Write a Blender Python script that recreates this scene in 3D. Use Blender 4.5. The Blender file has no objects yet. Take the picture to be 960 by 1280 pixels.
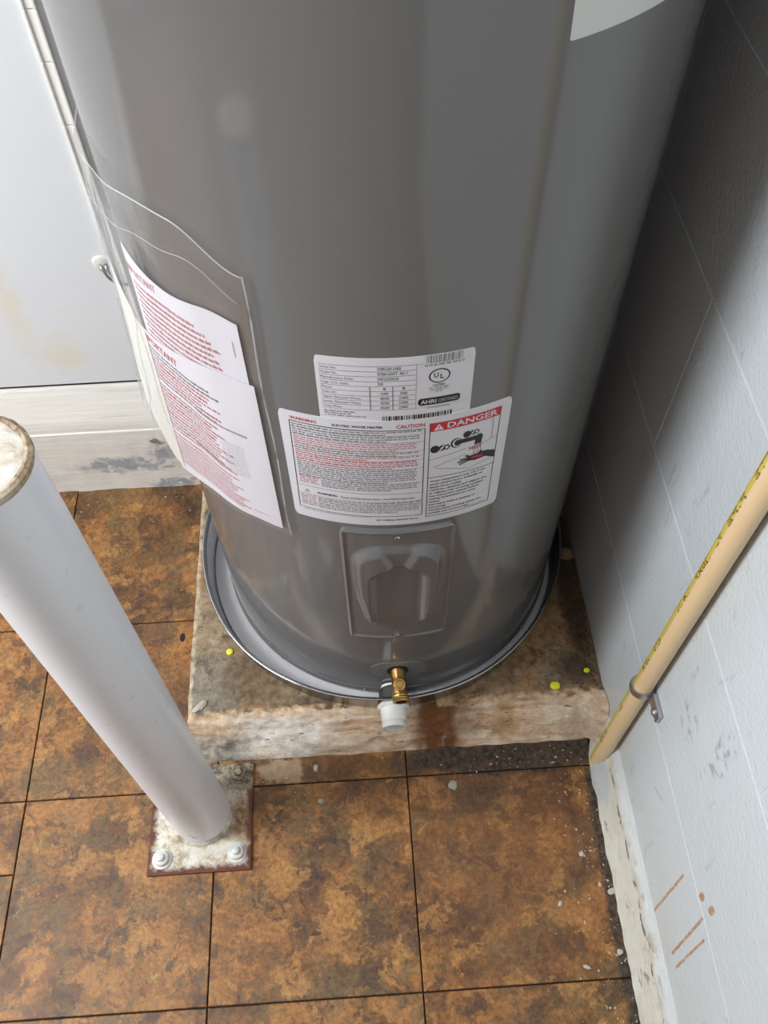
import bpy, bmesh, math, random
from mathutils import Vector, Matrix, noise
random.seed(7)
PI = math.pi
S = bpy.context.scene
COL = S.collection

# ---------------------------------------------------------------- camera
CAM = Vector((0.5669, -0.4111, 1.3848)); YAW, PIT, ROL, FPX = 0.0398, 0.9811, -0.0253, 1070.39
def camera():
    cd = bpy.data.cameras.new('camera'); co = bpy.data.objects.new('camera', cd); COL.objects.link(co)
    f = Vector((math.sin(YAW)*math.cos(PIT), math.cos(YAW)*math.cos(PIT), -math.sin(PIT)))
    r = f.cross(Vector((0, 0, 1))).normalized(); u = r.cross(f)
    c, s = math.cos(ROL), math.sin(ROL)
    r2 = c*r + s*u; u2 = -s*r + c*u
    m = Matrix((( r2.x, u2.x, -f.x, CAM.x), (r2.y, u2.y, -f.y, CAM.y), (r2.z, u2.z, -f.z, CAM.z), (0, 0, 0, 1)))
    co.matrix_world = m
    cd.sensor_fit = 'VERTICAL'; cd.sensor_height = 24; cd.lens = 24*FPX/1280
    cd.clip_start = 0.02; cd.clip_end = 50
    S.camera = co
camera()

# ---------------------------------------------------------------- light
w = bpy.data.worlds.new('daylight'); S.world = w; w.use_nodes = True
bg = w.node_tree.nodes['Background']; bg.inputs[0].default_value = (0.86, 0.93, 1.0, 1); bg.inputs[1].default_value = 1.0
def area(name, loc, target, sx, sy, power, color):
    l = bpy.data.lights.new(name, 'AREA'); l.shape = 'RECTANGLE'; l.size = sx; l.size_y = sy; l.energy = power; l.color = color
    o = bpy.data.objects.new(name, l); COL.objects.link(o); o.location = loc
    d = Vector(target) - Vector(loc); o.rotation_euler = d.to_track_quat('-Z', 'Y').to_euler()
    return o
area('doorway_daylight', (-1.80, -0.36, 1.35), (0.4, -0.20, 0.9), 0.80, 1.9, 30, (0.93, 0.96, 1.0))
area('high_window_daylight', (-0.95, -0.26, 2.28), (0.45, 0.0, 0.2), 0.62, 1.0, 46, (0.94, 0.97, 1.0))  # unseen high source added for steeper light into the pan; no window built
area('ceiling_lamp_light', (-0.1, -1.0, 2.3), (-0.1, -0.7, 0.0), 0.9, 0.6, 4, (1.0, 0.97, 0.93))  # weak unseen fill added overhead, not a fixture of the room
S.view_settings.view_transform = 'Standard'; S.view_settings.look = 'None'
S.view_settings.exposure = 0.10; S.view_settings.gamma = 1.0; S.view_settings.use_curve_mapping = False

# ---------------------------------------------------------------- node helper
class NT:
    def __init__(s, name, rough=0.5, metal=0.0, spec=0.5, color=(0.5, 0.5, 0.5), coat=0.0):
        s.m = bpy.data.materials.new(name); s.m.use_nodes = True; s.t = s.m.node_tree
        s.b = s.t.nodes['Principled BSDF']; s.set('Base Color', color); s.set('Roughness', rough); s.set('Metallic', metal)
        s.set('Specular IOR Level', spec)
        if coat: s.set('Coat Weight', coat); s.set('Coat Roughness', 0.12)
        s._p = None
    def set(s, k, v):
        if hasattr(v, 'is_linked') or isinstance(v, bpy.types.NodeSocket): s.t.links.new(v, s.b.inputs[k])
        elif isinstance(v, tuple): s.b.inputs[k].default_value = (*v[:3], 1)
        else: s.b.inputs[k].default_value = v
    def plug(s, inp, v):
        if isinstance(v, bpy.types.NodeSocket): s.t.links.new(v, inp)
        elif isinstance(v, (tuple, list)) and inp.type == 'RGBA': inp.default_value = (*v[:3], 1)
        else: inp.default_value = v
    @property
    def P(s):
        if s._p is None: s._p = s.t.nodes.new('ShaderNodeNewGeometry').outputs['Position']
        return s._p
    def vec(s, op, a, b=(0, 0, 0), out=0):
        n = s.t.nodes.new('ShaderNodeVectorMath'); n.operation = op; s.plug(n.inputs[0], a)
        if op == 'SCALE': s.plug(n.inputs[3], b)
        else: s.plug(n.inputs[1], b)
        return n.outputs[1] if op in ('LENGTH', 'DOT_PRODUCT') else n.outputs[0]
    def m_(s, op, a, b=0.0, clamp=False):
        n = s.t.nodes.new('ShaderNodeMath'); n.operation = op; n.use_clamp = clamp; s.plug(n.inputs[0], a); s.plug(n.inputs[1], b); return n.outputs[0]
    def noise(s, scale, detail=4, rough=0.6, dist=0.0, vec=None, col=False):
        n = s.t.nodes.new('ShaderNodeTexNoise'); s.plug(n.inputs['Vector'], s.P if vec is None else vec)
        n.inputs['Scale'].default_value = scale; n.inputs['Detail'].default_value = detail
        n.inputs['Roughness'].default_value = rough; n.inputs['Distortion'].default_value = dist
        return n.outputs[1] if col else n.outputs[0]
    def voro(s, scale, vec=None, feat='F1', rnd=1.0):
        n = s.t.nodes.new('ShaderNodeTexVoronoi'); n.feature = feat; s.plug(n.inputs['Vector'], s.P if vec is None else vec)
        n.inputs['Scale'].default_value = scale; n.inputs['Randomness'].default_value = rnd; return n.outputs['Distance']
    def ramp(s, f, stops):
        n = s.t.nodes.new('ShaderNodeValToRGB'); s.plug(n.inputs[0], f); e = n.color_ramp.elements
        while len(e) < len(stops): e.new(0.5)
        for k, (p, c) in enumerate(stops):
            e[k].position = p; e[k].color = (*c, 1) if isinstance(c, tuple) else (c, c, c, 1)
        return n.outputs[0]
    def rng(s, f, a, b, c=0.0, d=1.0):
        n = s.t.nodes.new('ShaderNodeMapRange'); n.interpolation_type = 'SMOOTHSTEP'; s.plug(n.inputs[0], f)
        for k, v in enumerate((a, b, c, d)): n.inputs[k+1].default_value = v
        return n.outputs[0]
    def mix(s, f, a, b, mode='MIX'):
        n = s.t.nodes.new('ShaderNodeMix'); n.data_type = 'RGBA'; n.blend_type = mode
        s.plug(n.inputs[0], f); s.plug(n.inputs[6], a); s.plug(n.inputs[7], b); return n.outputs[2]
    def warp(s, scale, amt):
        c = s.vec('SUBTRACT', s.noise(scale, 4, 0.65, col=True), (0.5, 0.5, 0.5)); return s.vec('ADD', s.P, s.vec('SCALE', c, amt))
    def blob(s, c, r, W=None, soft=0.6):
        d = s.vec('LENGTH', s.vec('DIVIDE', s.vec('SUBTRACT', W or s.P, c), r)); return s.rng(d, 1.0, 1.0-soft)
    def seg(s, a, b, wd, W=None):
        a = Vector(a); b = Vector(b); ba = b-a
        pa = s.vec('SUBTRACT', W or s.P, tuple(a)); h = s.m_('MULTIPLY', s.vec('DOT_PRODUCT', pa, tuple(ba)), 1/ba.dot(ba), True)
        d = s.vec('LENGTH', s.vec('SUBTRACT', pa, s.vec('SCALE', tuple(ba), h))); return s.rng(d, wd, wd*0.3)
    def bump(s, h, strength=0.3, dist=0.002):
        n = s.t.nodes.new('ShaderNodeBump'); s.plug(n.inputs['Height'], h); n.inputs['Strength'].default_value = strength
        n.inputs['Distance'].default_value = dist; s.t.links.new(n.outputs[0], s.b.inputs['Normal'])
    def mul(s, a, b): return s.m_('MULTIPLY', a, b)
    def add(s, a, b, clamp=True): return s.m_('ADD', a, b, clamp)
    def mx(s, *a):
        r = a[0]
        for x in a[1:]: r = s.m_('MAXIMUM', r, x)
        return r
M = {}
def flat(name, color, rough=0.5, metal=0.0, spec=0.5, coat=0.0, nz=0.0):
    n = NT(name, rough, metal, spec, color, coat)
    if nz:
        f = n.noise(90, 5, 0.7); n.set('Base Color', n.mix(f, tuple(c*(1-nz) for c in color), tuple(min(1, c*(1+nz)) for c in color)))
    M[name] = n.m; return n
flat('brass', (0.52, 0.32, 0.11), 0.30, 1.0, nz=0.15)
flat('dark_gap', (0.006, 0.006, 0.006), 0.8)
flat('white_plastic', (0.86, 0.85, 0.81), 0.35, nz=0.05)
flat('black_plastic', (0.012, 0.012, 0.012), 0.35)
flat('screw_steel', (0.55, 0.55, 0.56), 0.25, 1.0)
flat('clamp_steel', (0.50, 0.51, 0.54), 0.38, 1.0, nz=0.2)
flat('label_white', (0.66, 0.65, 0.68), 0.42, coat=0.2)
flat('label_white_dim', (0.62, 0.62, 0.60), 0.42)
flat('ink_black', (0.012, 0.011, 0.013), 0.5)
flat('ink_grey', (0.20, 0.19, 0.20), 0.5)
flat('ink_light', (0.36, 0.35, 0.37), 0.5)
flat('ink_red', (0.50, 0.018, 0.03), 0.5)
flat('ink_pink', (0.55, 0.20, 0.23), 0.5)
flat('paper', (0.76, 0.74, 0.79), 0.6)
flat('paper_cream', (0.70, 0.68, 0.62), 0.6)
flat('yellow_plastic', (0.78, 0.72, 0.02), 0.45)
flat('stone', (0.34, 0.22, 0.14), 0.8, nz=0.4)
flat('paint_chip_white', (0.44, 0.41, 0.34), 0.6, nz=0.1)
flat('crumb', (0.07, 0.048, 0.032), 0.9, nz=0.6)
flat('grey_chip', (0.30, 0.30, 0.23), 0.8, nz=0.3)
flat('stripe_yellow', (0.64, 0.51, 0.10), 0.4)
flat('stripe_ink', (0.16, 0.11, 0.02), 0.5)
flat('emboss_ink', (0.17, 0.16, 0.16), 0.4)
flat('bolt_paint', (0.60, 0.59, 0.55), 0.35, nz=0.35)

def heater_paint():
    n = NT('grey_enamel', 0.11, 0.0, 0.55, (0.150, 0.146, 0.142), 0.0)
    n.bump(n.noise(9, 2, 0.5, vec=n.vec('MULTIPLY', n.P, (1, 1, 0.10))), 0.12, 0.006)
    M['grey_enamel'] = n.m
    n = NT('grey_enamel_trim', 0.22, 0.0, 0.5, (0.17, 0.17, 0.17), 0.0); M['grey_enamel_trim'] = n.m
heater_paint()
def pan_metal():
    n = NT('pan_aluminium', 0.22, 1.0, 0.5, (0.66, 0.66, 0.69))
    n.set('Base Color', n.mix(n.noise(14, 5, 0.6), (0.72, 0.71, 0.73), (0.90, 0.89, 0.90)))
    n.set('Roughness', n.rng(n.noise(30, 4), 0.3, 0.7, 0.14, 0.28)); n.bump(n.noise(18, 3, 0.5, 0.6), 0.22, 0.004)
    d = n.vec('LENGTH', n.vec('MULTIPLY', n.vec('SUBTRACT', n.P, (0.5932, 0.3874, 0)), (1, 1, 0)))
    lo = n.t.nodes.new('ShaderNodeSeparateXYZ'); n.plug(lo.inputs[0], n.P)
    film_or_lit_floor = n.mul(n.rng(d, 0.2985, 0.2955), n.rng(n.add(lo.outputs[2], 0, False), 0.0790, 0.0770))   # floor mask: light painted into the floor colour, shade into the wall
    n.set('Metallic', n.rng(film_or_lit_floor, 0, 1, 1.0, 0.0)); n.set('Base Color', n.mix(film_or_lit_floor, (0.50, 0.50, 0.52), n.mix(n.noise(14, 5, 0.6), (0.80, 0.78, 0.80), (0.93, 0.91, 0.93))))
    M['pan_aluminium'] = n.m
pan_metal()
def tile_mat():
    n = NT('slate_look_vinyl', 0.42, 0, 0.35)
    oi = n.t.nodes.new('ShaderNodeObjectInfo').outputs['Random']
    off = n.t.nodes.new('ShaderNodeCombineXYZ'); n.plug(off.inputs[0], n.m_('MULTIPLY', oi, 13.0)); n.plug(off.inputs[2], n.m_('MULTIPLY', oi, 7.0))
    V = n.vec('ADD', n.P, off.outputs[0])
    V2 = n.vec('ADD', V, n.vec('SCALE', n.vec('SUBTRACT', n.noise(26, 5, 0.65, col=True, vec=V), (0.5, 0.5, 0.5)), 0.055))
    big = n.noise(13, 9, 0.70, 0.25, V2)
    c = n.ramp(big, [(0.34, (0.060, 0.032, 0.018)), (0.43, (0.135, 0.066, 0.026)), (0.50, (0.205, 0.095, 0.032)), (0.57, (0.300, 0.140, 0.042)), (0.68, (0.235, 0.130, 0.054))])
    c = n.mix(n.rng(n.noise(14, 8, 0.7, 0.2, n.vec('ADD', V2, (3, 1, 2))), 0.48, 0.58, 0, 0.65), c, (0.120, 0.084, 0.040))   # olive
    c = n.mix(n.rng(n.noise(21, 8, 0.72, 0.3, n.vec('ADD', V2, (7, 5, 2))), 0.53, 0.59, 0, 0.7), c, (0.060, 0.034, 0.022))    # dark mottling
    c = n.mix(n.rng(n.noise(17, 8, 0.7, 0.3, n.vec('ADD', V2, (2, 8, 6))), 0.55, 0.60, 0, 0.65), c, (0.37, 0.190, 0.060))   # ochre flakes
    fine = n.noise(130, 5, 0.8, 0.4, V)
    c = n.mix(0.9, c, n.mix(n.rng(fine, 0.25, 0.75), (0.26, 0.24, 0.22), (0.84, 0.80, 0.76)), 'OVERLAY')
    # redder, dirtier tile beside the wall and the damp strip in front of the slab
    W = n.warp(18, 0.10)
    red = n.blob((0.76, -0.10, 0), (0.22, 0.30, 1), W, 0.8)
    c = n.mix(n.mul(red, 0.35), c, (0.17, 0.070, 0.030))
    grime = n.mx(n.blob((0.78, 0.030, 0), (0.22, 0.045, 1), n.warp(40, 0.03), 0.35), n.mul(n.blob((0.72, -0.035, 0), (0.09, 0.05, 1), n.warp(40, 0.06), 0.9), 0.6),
                 n.blob((0.912, -0.30, 0), (0.026, 0.55, 1), n.warp(50, 0.012), 0.35), n.mul(n.blob((0.75, -0.34, 0), (0.06, 0.03, 1), n.warp(40, 0.06), 0.9), 0.6))
    c = n.mix(n.mul(grime, n.rng(n.noise(60, 5), 0.3, 0.55, 0.6, 0.97)), c, n.mix(n.rng(n.noise(110, 5, 0.7), 0.35, 0.65), (0.014, 0.011, 0.010), (0.085, 0.060, 0.045)))
    c = n.mix(n.mul(n.blob((0.50, 0.025, 0), (0.13, 0.03, 1), W, 0.5), 0.55), c, (0.075, 0.036, 0.018))
    c = n.mix(n.mul(n.blob((0.405, 0.022, 0), (0.05, 0.026, 1), W, 0.35), 0.8), c, n.mix(n.noise(70), (0.22, 0.13, 0.06), (0.60, 0.45, 0.30)))
    # pale paint and plaster specks, thicker towards the wall
    sp = n.rng(n.voro(330), 0.0, 0.20, 1, 0); dens = n.rng(n.noise(14, 3), 0.42, 0.6)
    near = n.mx(n.blob((0.86, -0.12, 0), (0.16, 0.35, 1), None, 0.9), n.blob((0.14, 0.50, 0), (0.20, 0.18, 1), None, 0.9), n.blob((0.40, 0.0, 0), (0.10, 0.05, 1)), 0.12)
    gate = n.rng(n.noise(140, 2), 0.60, 0.66)
    c = n.mix(n.mul(n.mul(sp, gate), n.mul(dens, near)), c, (0.62, 0.56, 0.46))
    c = n.mix(n.blob((0.230, 0.272, 0), (0.006, 0.010, 1), None, 0.3), c, (0.01, 0.008, 0.007))
    c = n.mix(n.mul(n.blob((0.225, -0.262, 0), (0.009, 0.012, 1), n.warp(120, 0.03), 0.4), n.rng(n.noise(150, 3), 0.45, 0.6, 0, 0.6)), c, (0.36, 0.33, 0.08))
    n.set('Base Color', c)
    n.set('Roughness', n.rng(fine, 0.3, 0.7, 0.34, 0.56))
    n.bump(n.add(n.m_('MULTIPLY', big, 0.6), n.m_('MULTIPLY', fine, 0.4)), 0.35, 0.003)
    M['tile'] = n.m
    n = NT('joint_dirt', 0.85, 0, 0.2); n.set('Base Color', n.mix(n.noise(200), (0.008, 0.006, 0.005), (0.035, 0.024, 0.018))); M['joint'] = n.m
tile_mat()
def slab_mat():
    n = NT('stained_concrete', 0.62, 0, 0.3)
    W = n.warp(14, 0.09); W2 = n.warp(40, 0.03)
    sx = n.t.nodes.new('ShaderNodeSeparateXYZ'); n.plug(sx.inputs[0], n.P); X, Y, Z = sx.outputs
    f = n.noise(16, 7, 0.66, 0.4)
    top = n.ramp(f, [(0.28, (0.125, 0.088, 0.048)), (0.45, (0.25, 0.185, 0.11)), (0.58, (0.34, 0.255, 0.16)), (0.72, (0.40, 0.34, 0.26))])
    rust = n.rng(n.add(n.noise(9, 5, 0.6, 0.5), n.rng(X, 0.55, 0.9, 0, 0.16)), 0.50, 0.68)
    top = n.mix(n.mul(rust, 0.75), top, (0.33, 0.185, 0.085))
    top = n.mix(n.mul(n.blob((0.37, 0.16, 0), (0.14, 0.10, 1), W, 0.8), 0.55), top, (0.105, 0.066, 0.033))
    top = n.mix(n.mul(n.blob((0.285, 0.13, 0), (0.07, 0.10, 1), W, 0.8), 0.6), top, (0.25, 0.235, 0.20))
    top = n.mix(n.mul(n.mx(n.blob((0.915, 0.30, 0), (0.035, 0.30, 1), W2, 0.7), n.blob((0.90, 0.13, 0), (0.075, 0.05, 1), W, 0.8)), 0.88), top, n.mix(n.noise(80), (0.022, 0.016, 0.012), (0.085, 0.055, 0.035)))
    top = n.mix(n.mul(n.blob((0.52, 0.105, 0), (0.13, 0.022, 1), W2, 0.7), 0.75), top, (0.055, 0.030, 0.018))
    edge = n.rng(n.add(X, n.m_('MULTIPLY', n.m_('SUBTRACT', n.noise(60), 0.5), 0.012)), 0.273, 0.266, 0, 1)
    top = n.mix(n.mul(edge, 0.85), top, n.mix(n.noise(70), (0.36, 0.26, 0.17), (0.62, 0.52, 0.40)))
    # mortar front
    st = n.vec('MULTIPLY', n.P, (1, 2.4, 2.4))
    g = n.noise(20, 8, 0.66, 0.6, n.vec('MULTIPLY', n.P, (0.7, 3.4, 3.4)))
    fr = n.ramp(g, [(0.28, (0.28, 0.145, 0.07)), (0.40, (0.58, 0.38, 0.24)), (0.54, (0.72, 0.56, 0.41)), (0.70, (0.84, 0.76, 0.64))])
    fr = n.mix(n.mul(n.blob((0.41, 0.07, 0.03), (0.13, 0.06, 0.08), W, 0.7), 0.6), fr, n.mix(n.rng(n.noise(45, 4, vec=st), 0.45, 0.6), (0.80, 0.77, 0.70), (0.45, 0.50, 0.52)))
    fr = n.mix(n.mul(n.blob((0.30, 0.05, 0.0), (0.085, 0.06, 0.09), W, 0.6), 0.9), fr, n.mix(n.rng(n.noise(38, 6, 0.7, 0.6), 0.36, 0.64), (0.085, 0.085, 0.08), (0.42, 0.38, 0.31)))
    W3 = n.warp(30, 0.035)
    rs = n.mx(n.mul(n.blob((0.665, 0.08, 0.03), (0.054, 0.30, 0.30), n.warp(28, 0.040), 0.65), n.rng(n.noise(30, 8, 0.7, 0.4, n.vec('MULTIPLY', n.P, (2.2, 0.6, 0.6))), 0.28, 0.48, 0.72, 1)), n.mul(n.blob((0.70, 0.09, 0.04), (0.05, 0.06, 0.06), W, 0.8), 0.7))
    fr = n.mix(n.mul(rs, 0.95), fr, n.mix(n.noise(60, 5), (0.05, 0.017, 0.005), (0.27, 0.088, 0.014)))
    fr = n.mix(n.mul(n.blob((0.775, 0.08, 0.04), (0.03, 0.07, 0.08), W2, 0.8), 0.6), fr, (0.40, 0.22, 0.07))
    fr = n.mix(n.mul(n.blob((0.91, 0.07, 0.02), (0.06, 0.08, 0.09), W, 0.8), 0.6), fr, (0.36, 0.29, 0.22))
    pit = n.rng(n.noise(60, 3, 0.5, 0.3, n.vec('MULTIPLY', n.P, (1, 3, 3))), 0.68, 0.72)
    fr = n.mix(n.mul(pit, 0.8), fr, (0.05, 0.03, 0.02))
    m = n.rng(n.add(Y, n.m_('MULTIPLY', n.m_('SUBTRACT', n.noise(55, 4), 0.5), 0.016)), 0.093, 0.098, 0, 1)
    lipm = n.mul(n.blob((0.60, 0.097, 0.07), (0.6, 0.010, 0.02), n.warp(70, 0.012), 0.5), n.rng(n.noise(40, 6), 0.40, 0.55))
    c = n.mix(m, fr, top); c = n.mix(n.mul(lipm, 0.8), c, n.mix(n.noise(90, 4), (0.42, 0.22, 0.09), (0.78, 0.62, 0.42))); c = n.mix(n.m_('ADD', n.m_('MULTIPLY', m, 0.45), 0.40), c, n.mix(n.rng(n.noise(75, 8, 0.78), 0.28, 0.72), (0.22, 0.21, 0.20), (0.80, 0.80, 0.80)), 'OVERLAY')
    c = n.mix(n.mul(m, n.rng(n.noise(33, 8, 0.72, 0.4), 0.56, 0.62, 0, 0.55)), c, (0.075, 0.050, 0.032))
    n.set('Base Color', c); n.set('Roughness', n.rng(f, 0.3, 0.7, 0.45, 0.8)); n.bump(n.add(n.noise(80, 8, 0.75), f, False), 0.8, 0.004)
    M['slab'] = n.m
slab_mat()
def wall_mats():
    # right block wall: bluish white, rolled paint, specks, rusty scratches
    n = NT('block_wall_paint', 0.42, 0, 0.4)
    W = n.warp(60, 0.010)
    sx = n.t.nodes.new('ShaderNodeSeparateXYZ'); n.plug(sx.inputs[0], n.P); X, Y, Z = sx.outputs
    c = n.mix(n.noise(6, 4), (0.52, 0.57, 0.60), (0.61, 0.645, 0.66))
    c = n.mix(n.mul(n.rng(Z, 0.30, 0.0), n.rng(n.noise(12, 5), 0.35, 0.65, 0.2, 0.7)), c, (0.50, 0.49, 0.43))
    c = n.mix(n.mul(n.rng(Y, 0.12, 0.50), n.rng(Z, 1.2, 0.2, 0.5, 0.6)), c, (0.52, 0.46, 0.47))  # purple-brown shade behind the heater, painted into the wall colour
    c = n.mix(n.mul(n.rng(n.voro(95), 0.0, 0.16, 1, 0), n.rng(n.noise(37, 2), 0.62, 0.68)), c, (0.13, 0.11, 0.12))
    c = n.mix(n.mul(n.mul(n.rng(n.voro(160), 0.0, 0.22, 1, 0), n.rng(n.noise(50, 2), 0.55, 0.6)), n.blob((0.935, 0.16, 0.15), (1, 0.16, 0.16))), c, (0.28, 0.17, 0.13))
    streak = n.noise(26, 4, 0.6, 0.5, n.vec('MULTIPLY', n.P, (1, 1.6, 0.5)))
    c = n.mix(n.rng(streak, 0.62, 0.72, 0, 0.45), c, (0.37, 0.39, 0.42))
    W9 = n.warp(140, 0.0035)
    sc = n.mx(n.seg((0.935, -0.217, 0.245), (0.935, -0.232, 0.086), 0.0030, W9), n.seg((0.935, -0.271, 0.277), (0.935, -0.290, 0.126), 0.0030, W9),
              n.seg((0.935, -0.292, 0.264), (0.935, -0.307, 0.128), 0.0025, W9), n.blob((0.935, -0.250, 0.292), (0.1, 0.006, 0.013), W9, 0.4), n.blob((0.935, -0.268, 0.315), (0.1, 0.006, 0.014), W9, 0.4))
    c = n.mix(n.mul(sc, n.rng(n.noise(160, 3), 0.32, 0.50, 0.3, 1)), c, (0.42, 0.23, 0.12))
    c = n.mix(n.mul(n.mx(n.seg((0.935, -0.10, 0.215), (0.935, -0.122, 0.232), 0.0025, W)), 0.6), c, (0.42, 0.22, 0.12))
    c = n.mix(n.mul(n.mx(n.blob((0.935, -0.075, 0.40), (1, 0.03, 0.035), W, 0.5), n.blob((0.935, -0.14, 0.47), (1, 0.016, 0.10), n.warp(30, 0.05), 0.6)), n.rng(n.noise(60, 3), 0.5, 0.62)), c, (0.36, 0.38, 0.41))
    n.set('Base Color', c)
    n.bump(n.add(n.noise(190, 3, 0.55), n.m_('MULTIPLY', n.noise(28, 3), 0.6), False), 0.6, 0.0019)
    M['block_wall'] = n.m
    n = NT('mortar_paint', 0.45, 0, 0.4); n.set('Base Color', n.mix(n.noise(30, 5), (0.53, 0.57, 0.60), (0.64, 0.67, 0.69))); n.bump(n.noise(150, 4), 0.5, 0.002); M['mortar'] = n.m
    # skirt of the right wall
    n = NT('wall_skirt_paint', 0.55, 0, 0.3)
    c = n.mix(n.noise(20, 5), (0.46, 0.43, 0.35), (0.66, 0.64, 0.57))
    ln = n.vec('MULTIPLY', n.P, (1, 0.35, 1.0))
    c = n.mix(n.rng(n.noise(70, 5, 0.65, 0.5, ln), 0.60, 0.70, 0, 0.8), c, (0.17, 0.15, 0.13))
    c = n.mix(n.mul(n.blob((0.925, -0.03, 0.02), (0.05, 0.05, 0.03), n.warp(50, 0.02), 0.4), 0.5), c, (0.38, 0.42, 0.50))
    c = n.mix(n.mul(n.blob((0.93, -0.27, 0.07), (0.04, 0.014, 0.016), n.warp(70, 0.02), 0.4), 0.8), c, (0.36, 0.20, 0.08))
    c = n.mix(n.mul(n.rng(n.noise(90, 5), 0.58, 0.66), n.blob((0.93, -0.30, 0.07), (0.03, 0.35, 0.03))), c, (0.30, 0.25, 0.18))
    cr = n.mx(n.blob((0.93, -0.20, 0.052), (1, 0.30, 0.0035), n.warp(24, 0.018), 0.5), n.blob((0.93, -0.35, 0.067), (1, 0.25, 0.003), n.warp(30, 0.016), 0.5))
    c = n.mix(n.mul(cr, n.rng(n.noise(38, 4, 0.6), 0.46, 0.56)), c, (0.13, 0.11, 0.09))
    c = n.mix(n.rng(n.noise(48, 6, 0.7), 0.52, 0.68, 0, 0.4), c, (0.36, 0.33, 0.26))
    sz = n.t.nodes.new('ShaderNodeSeparateXYZ'); n.plug(sz.inputs[0], n.P)
    c = n.mix(n.mul(n.rng(n.add(sz.outputs[2], n.m_('MULTIPLY', n.m_('SUBTRACT', n.noise(40, 5), 0.5), 0.05), False), 0.050, 0.074), 0.85), c, (0.58, 0.61, 0.62))
    n.set('Base Color', c); n.bump(n.noise(60, 6, 0.7, 0.3, ln), 0.7, 0.004); M['skirt'] = n.m
    # back wall
    n = NT('white_wall_paint', 0.38, 0, 0.4)
    W = n.warp(9, 0.10)
    c = n.mix(n.noise(5, 3), (0.77, 0.80, 0.83), (0.82, 0.85, 0.87))
    c = n.mix(n.mul(n.mx(n.blob((0.03, 0.6, 0.50), (0.035, 1, 0.20), W, 0.9), n.blob((0.085, 0.6, 0.36), (0.06, 1, 0.055), W, 0.9)), 0.5), c, (0.80, 0.73, 0.52))
    c = n.mix(n.mul(n.rng(n.voro(60), 0, 0.10, 1, 0), n.rng(n.noise(23, 2), 0.6, 0.64)), c, (0.40, 0.36, 0.32))
    n.set('Base Color', c); n.bump(n.noise(70, 3), 0.12, 0.001); M['back_wall'] = n.m
    n = NT('baseboard_paint', 0.5, 0, 0.3)
    W = n.warp(28, 0.06)
    sx = n.t.nodes.new('ShaderNodeSeparateXYZ'); n.plug(sx.inputs[0], n.P); Z = sx.outputs[2]
    ln = n.vec('MULTIPLY', n.P, (0.12, 1, 1.6))
    c = n.mix(n.noise(30, 5, vec=ln), (0.74, 0.71, 0.64), (0.84, 0.82, 0.77))
    c = n.mix(n.mul(n.rng(n.noise(55, 4, 0.6, vec=ln), 0.55, 0.66), 0.45), c, (0.60, 0.58, 0.53))
    sm = n.mx(n.blob((0.12, 0.6, 0.075), (0.14, 1, 0.028), W, 0.6), n.blob((0.20, 0.6, 0.105), (0.05, 1, 0.045), W, 0.6), n.blob((0.21, 0.6, 0.012), (0.10, 1, 0.012), W, 0.6))
    c = n.mix(n.mul(sm, n.rng(n.noise(36, 6, 0.7, 1.0), 0.38, 0.55, 0.15, 1)), c, (0.36, 0.38, 0.42))
    c = n.mix(n.mul(n.blob((0.185, 0.6, 0.142), (0.012, 1, 0.012), W, 0.4), 0.9), c, (0.20, 0.18, 0.17))
    n.set('Base Color', c); n.bump(n.noise(40, 6, 0.7, vec=ln), 0.6, 0.003); M['baseboard'] = n.m
    flat('rear_wall', (0.30, 0.29, 0.27), 0.6); flat('rear_dark', (0.05, 0.045, 0.04), 0.6); flat('rear_door', (0.55, 0.57, 0.58), 0.5); flat('ceiling_paint', (0.55, 0.55, 0.53), 0.7)
wall_mats()
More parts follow.
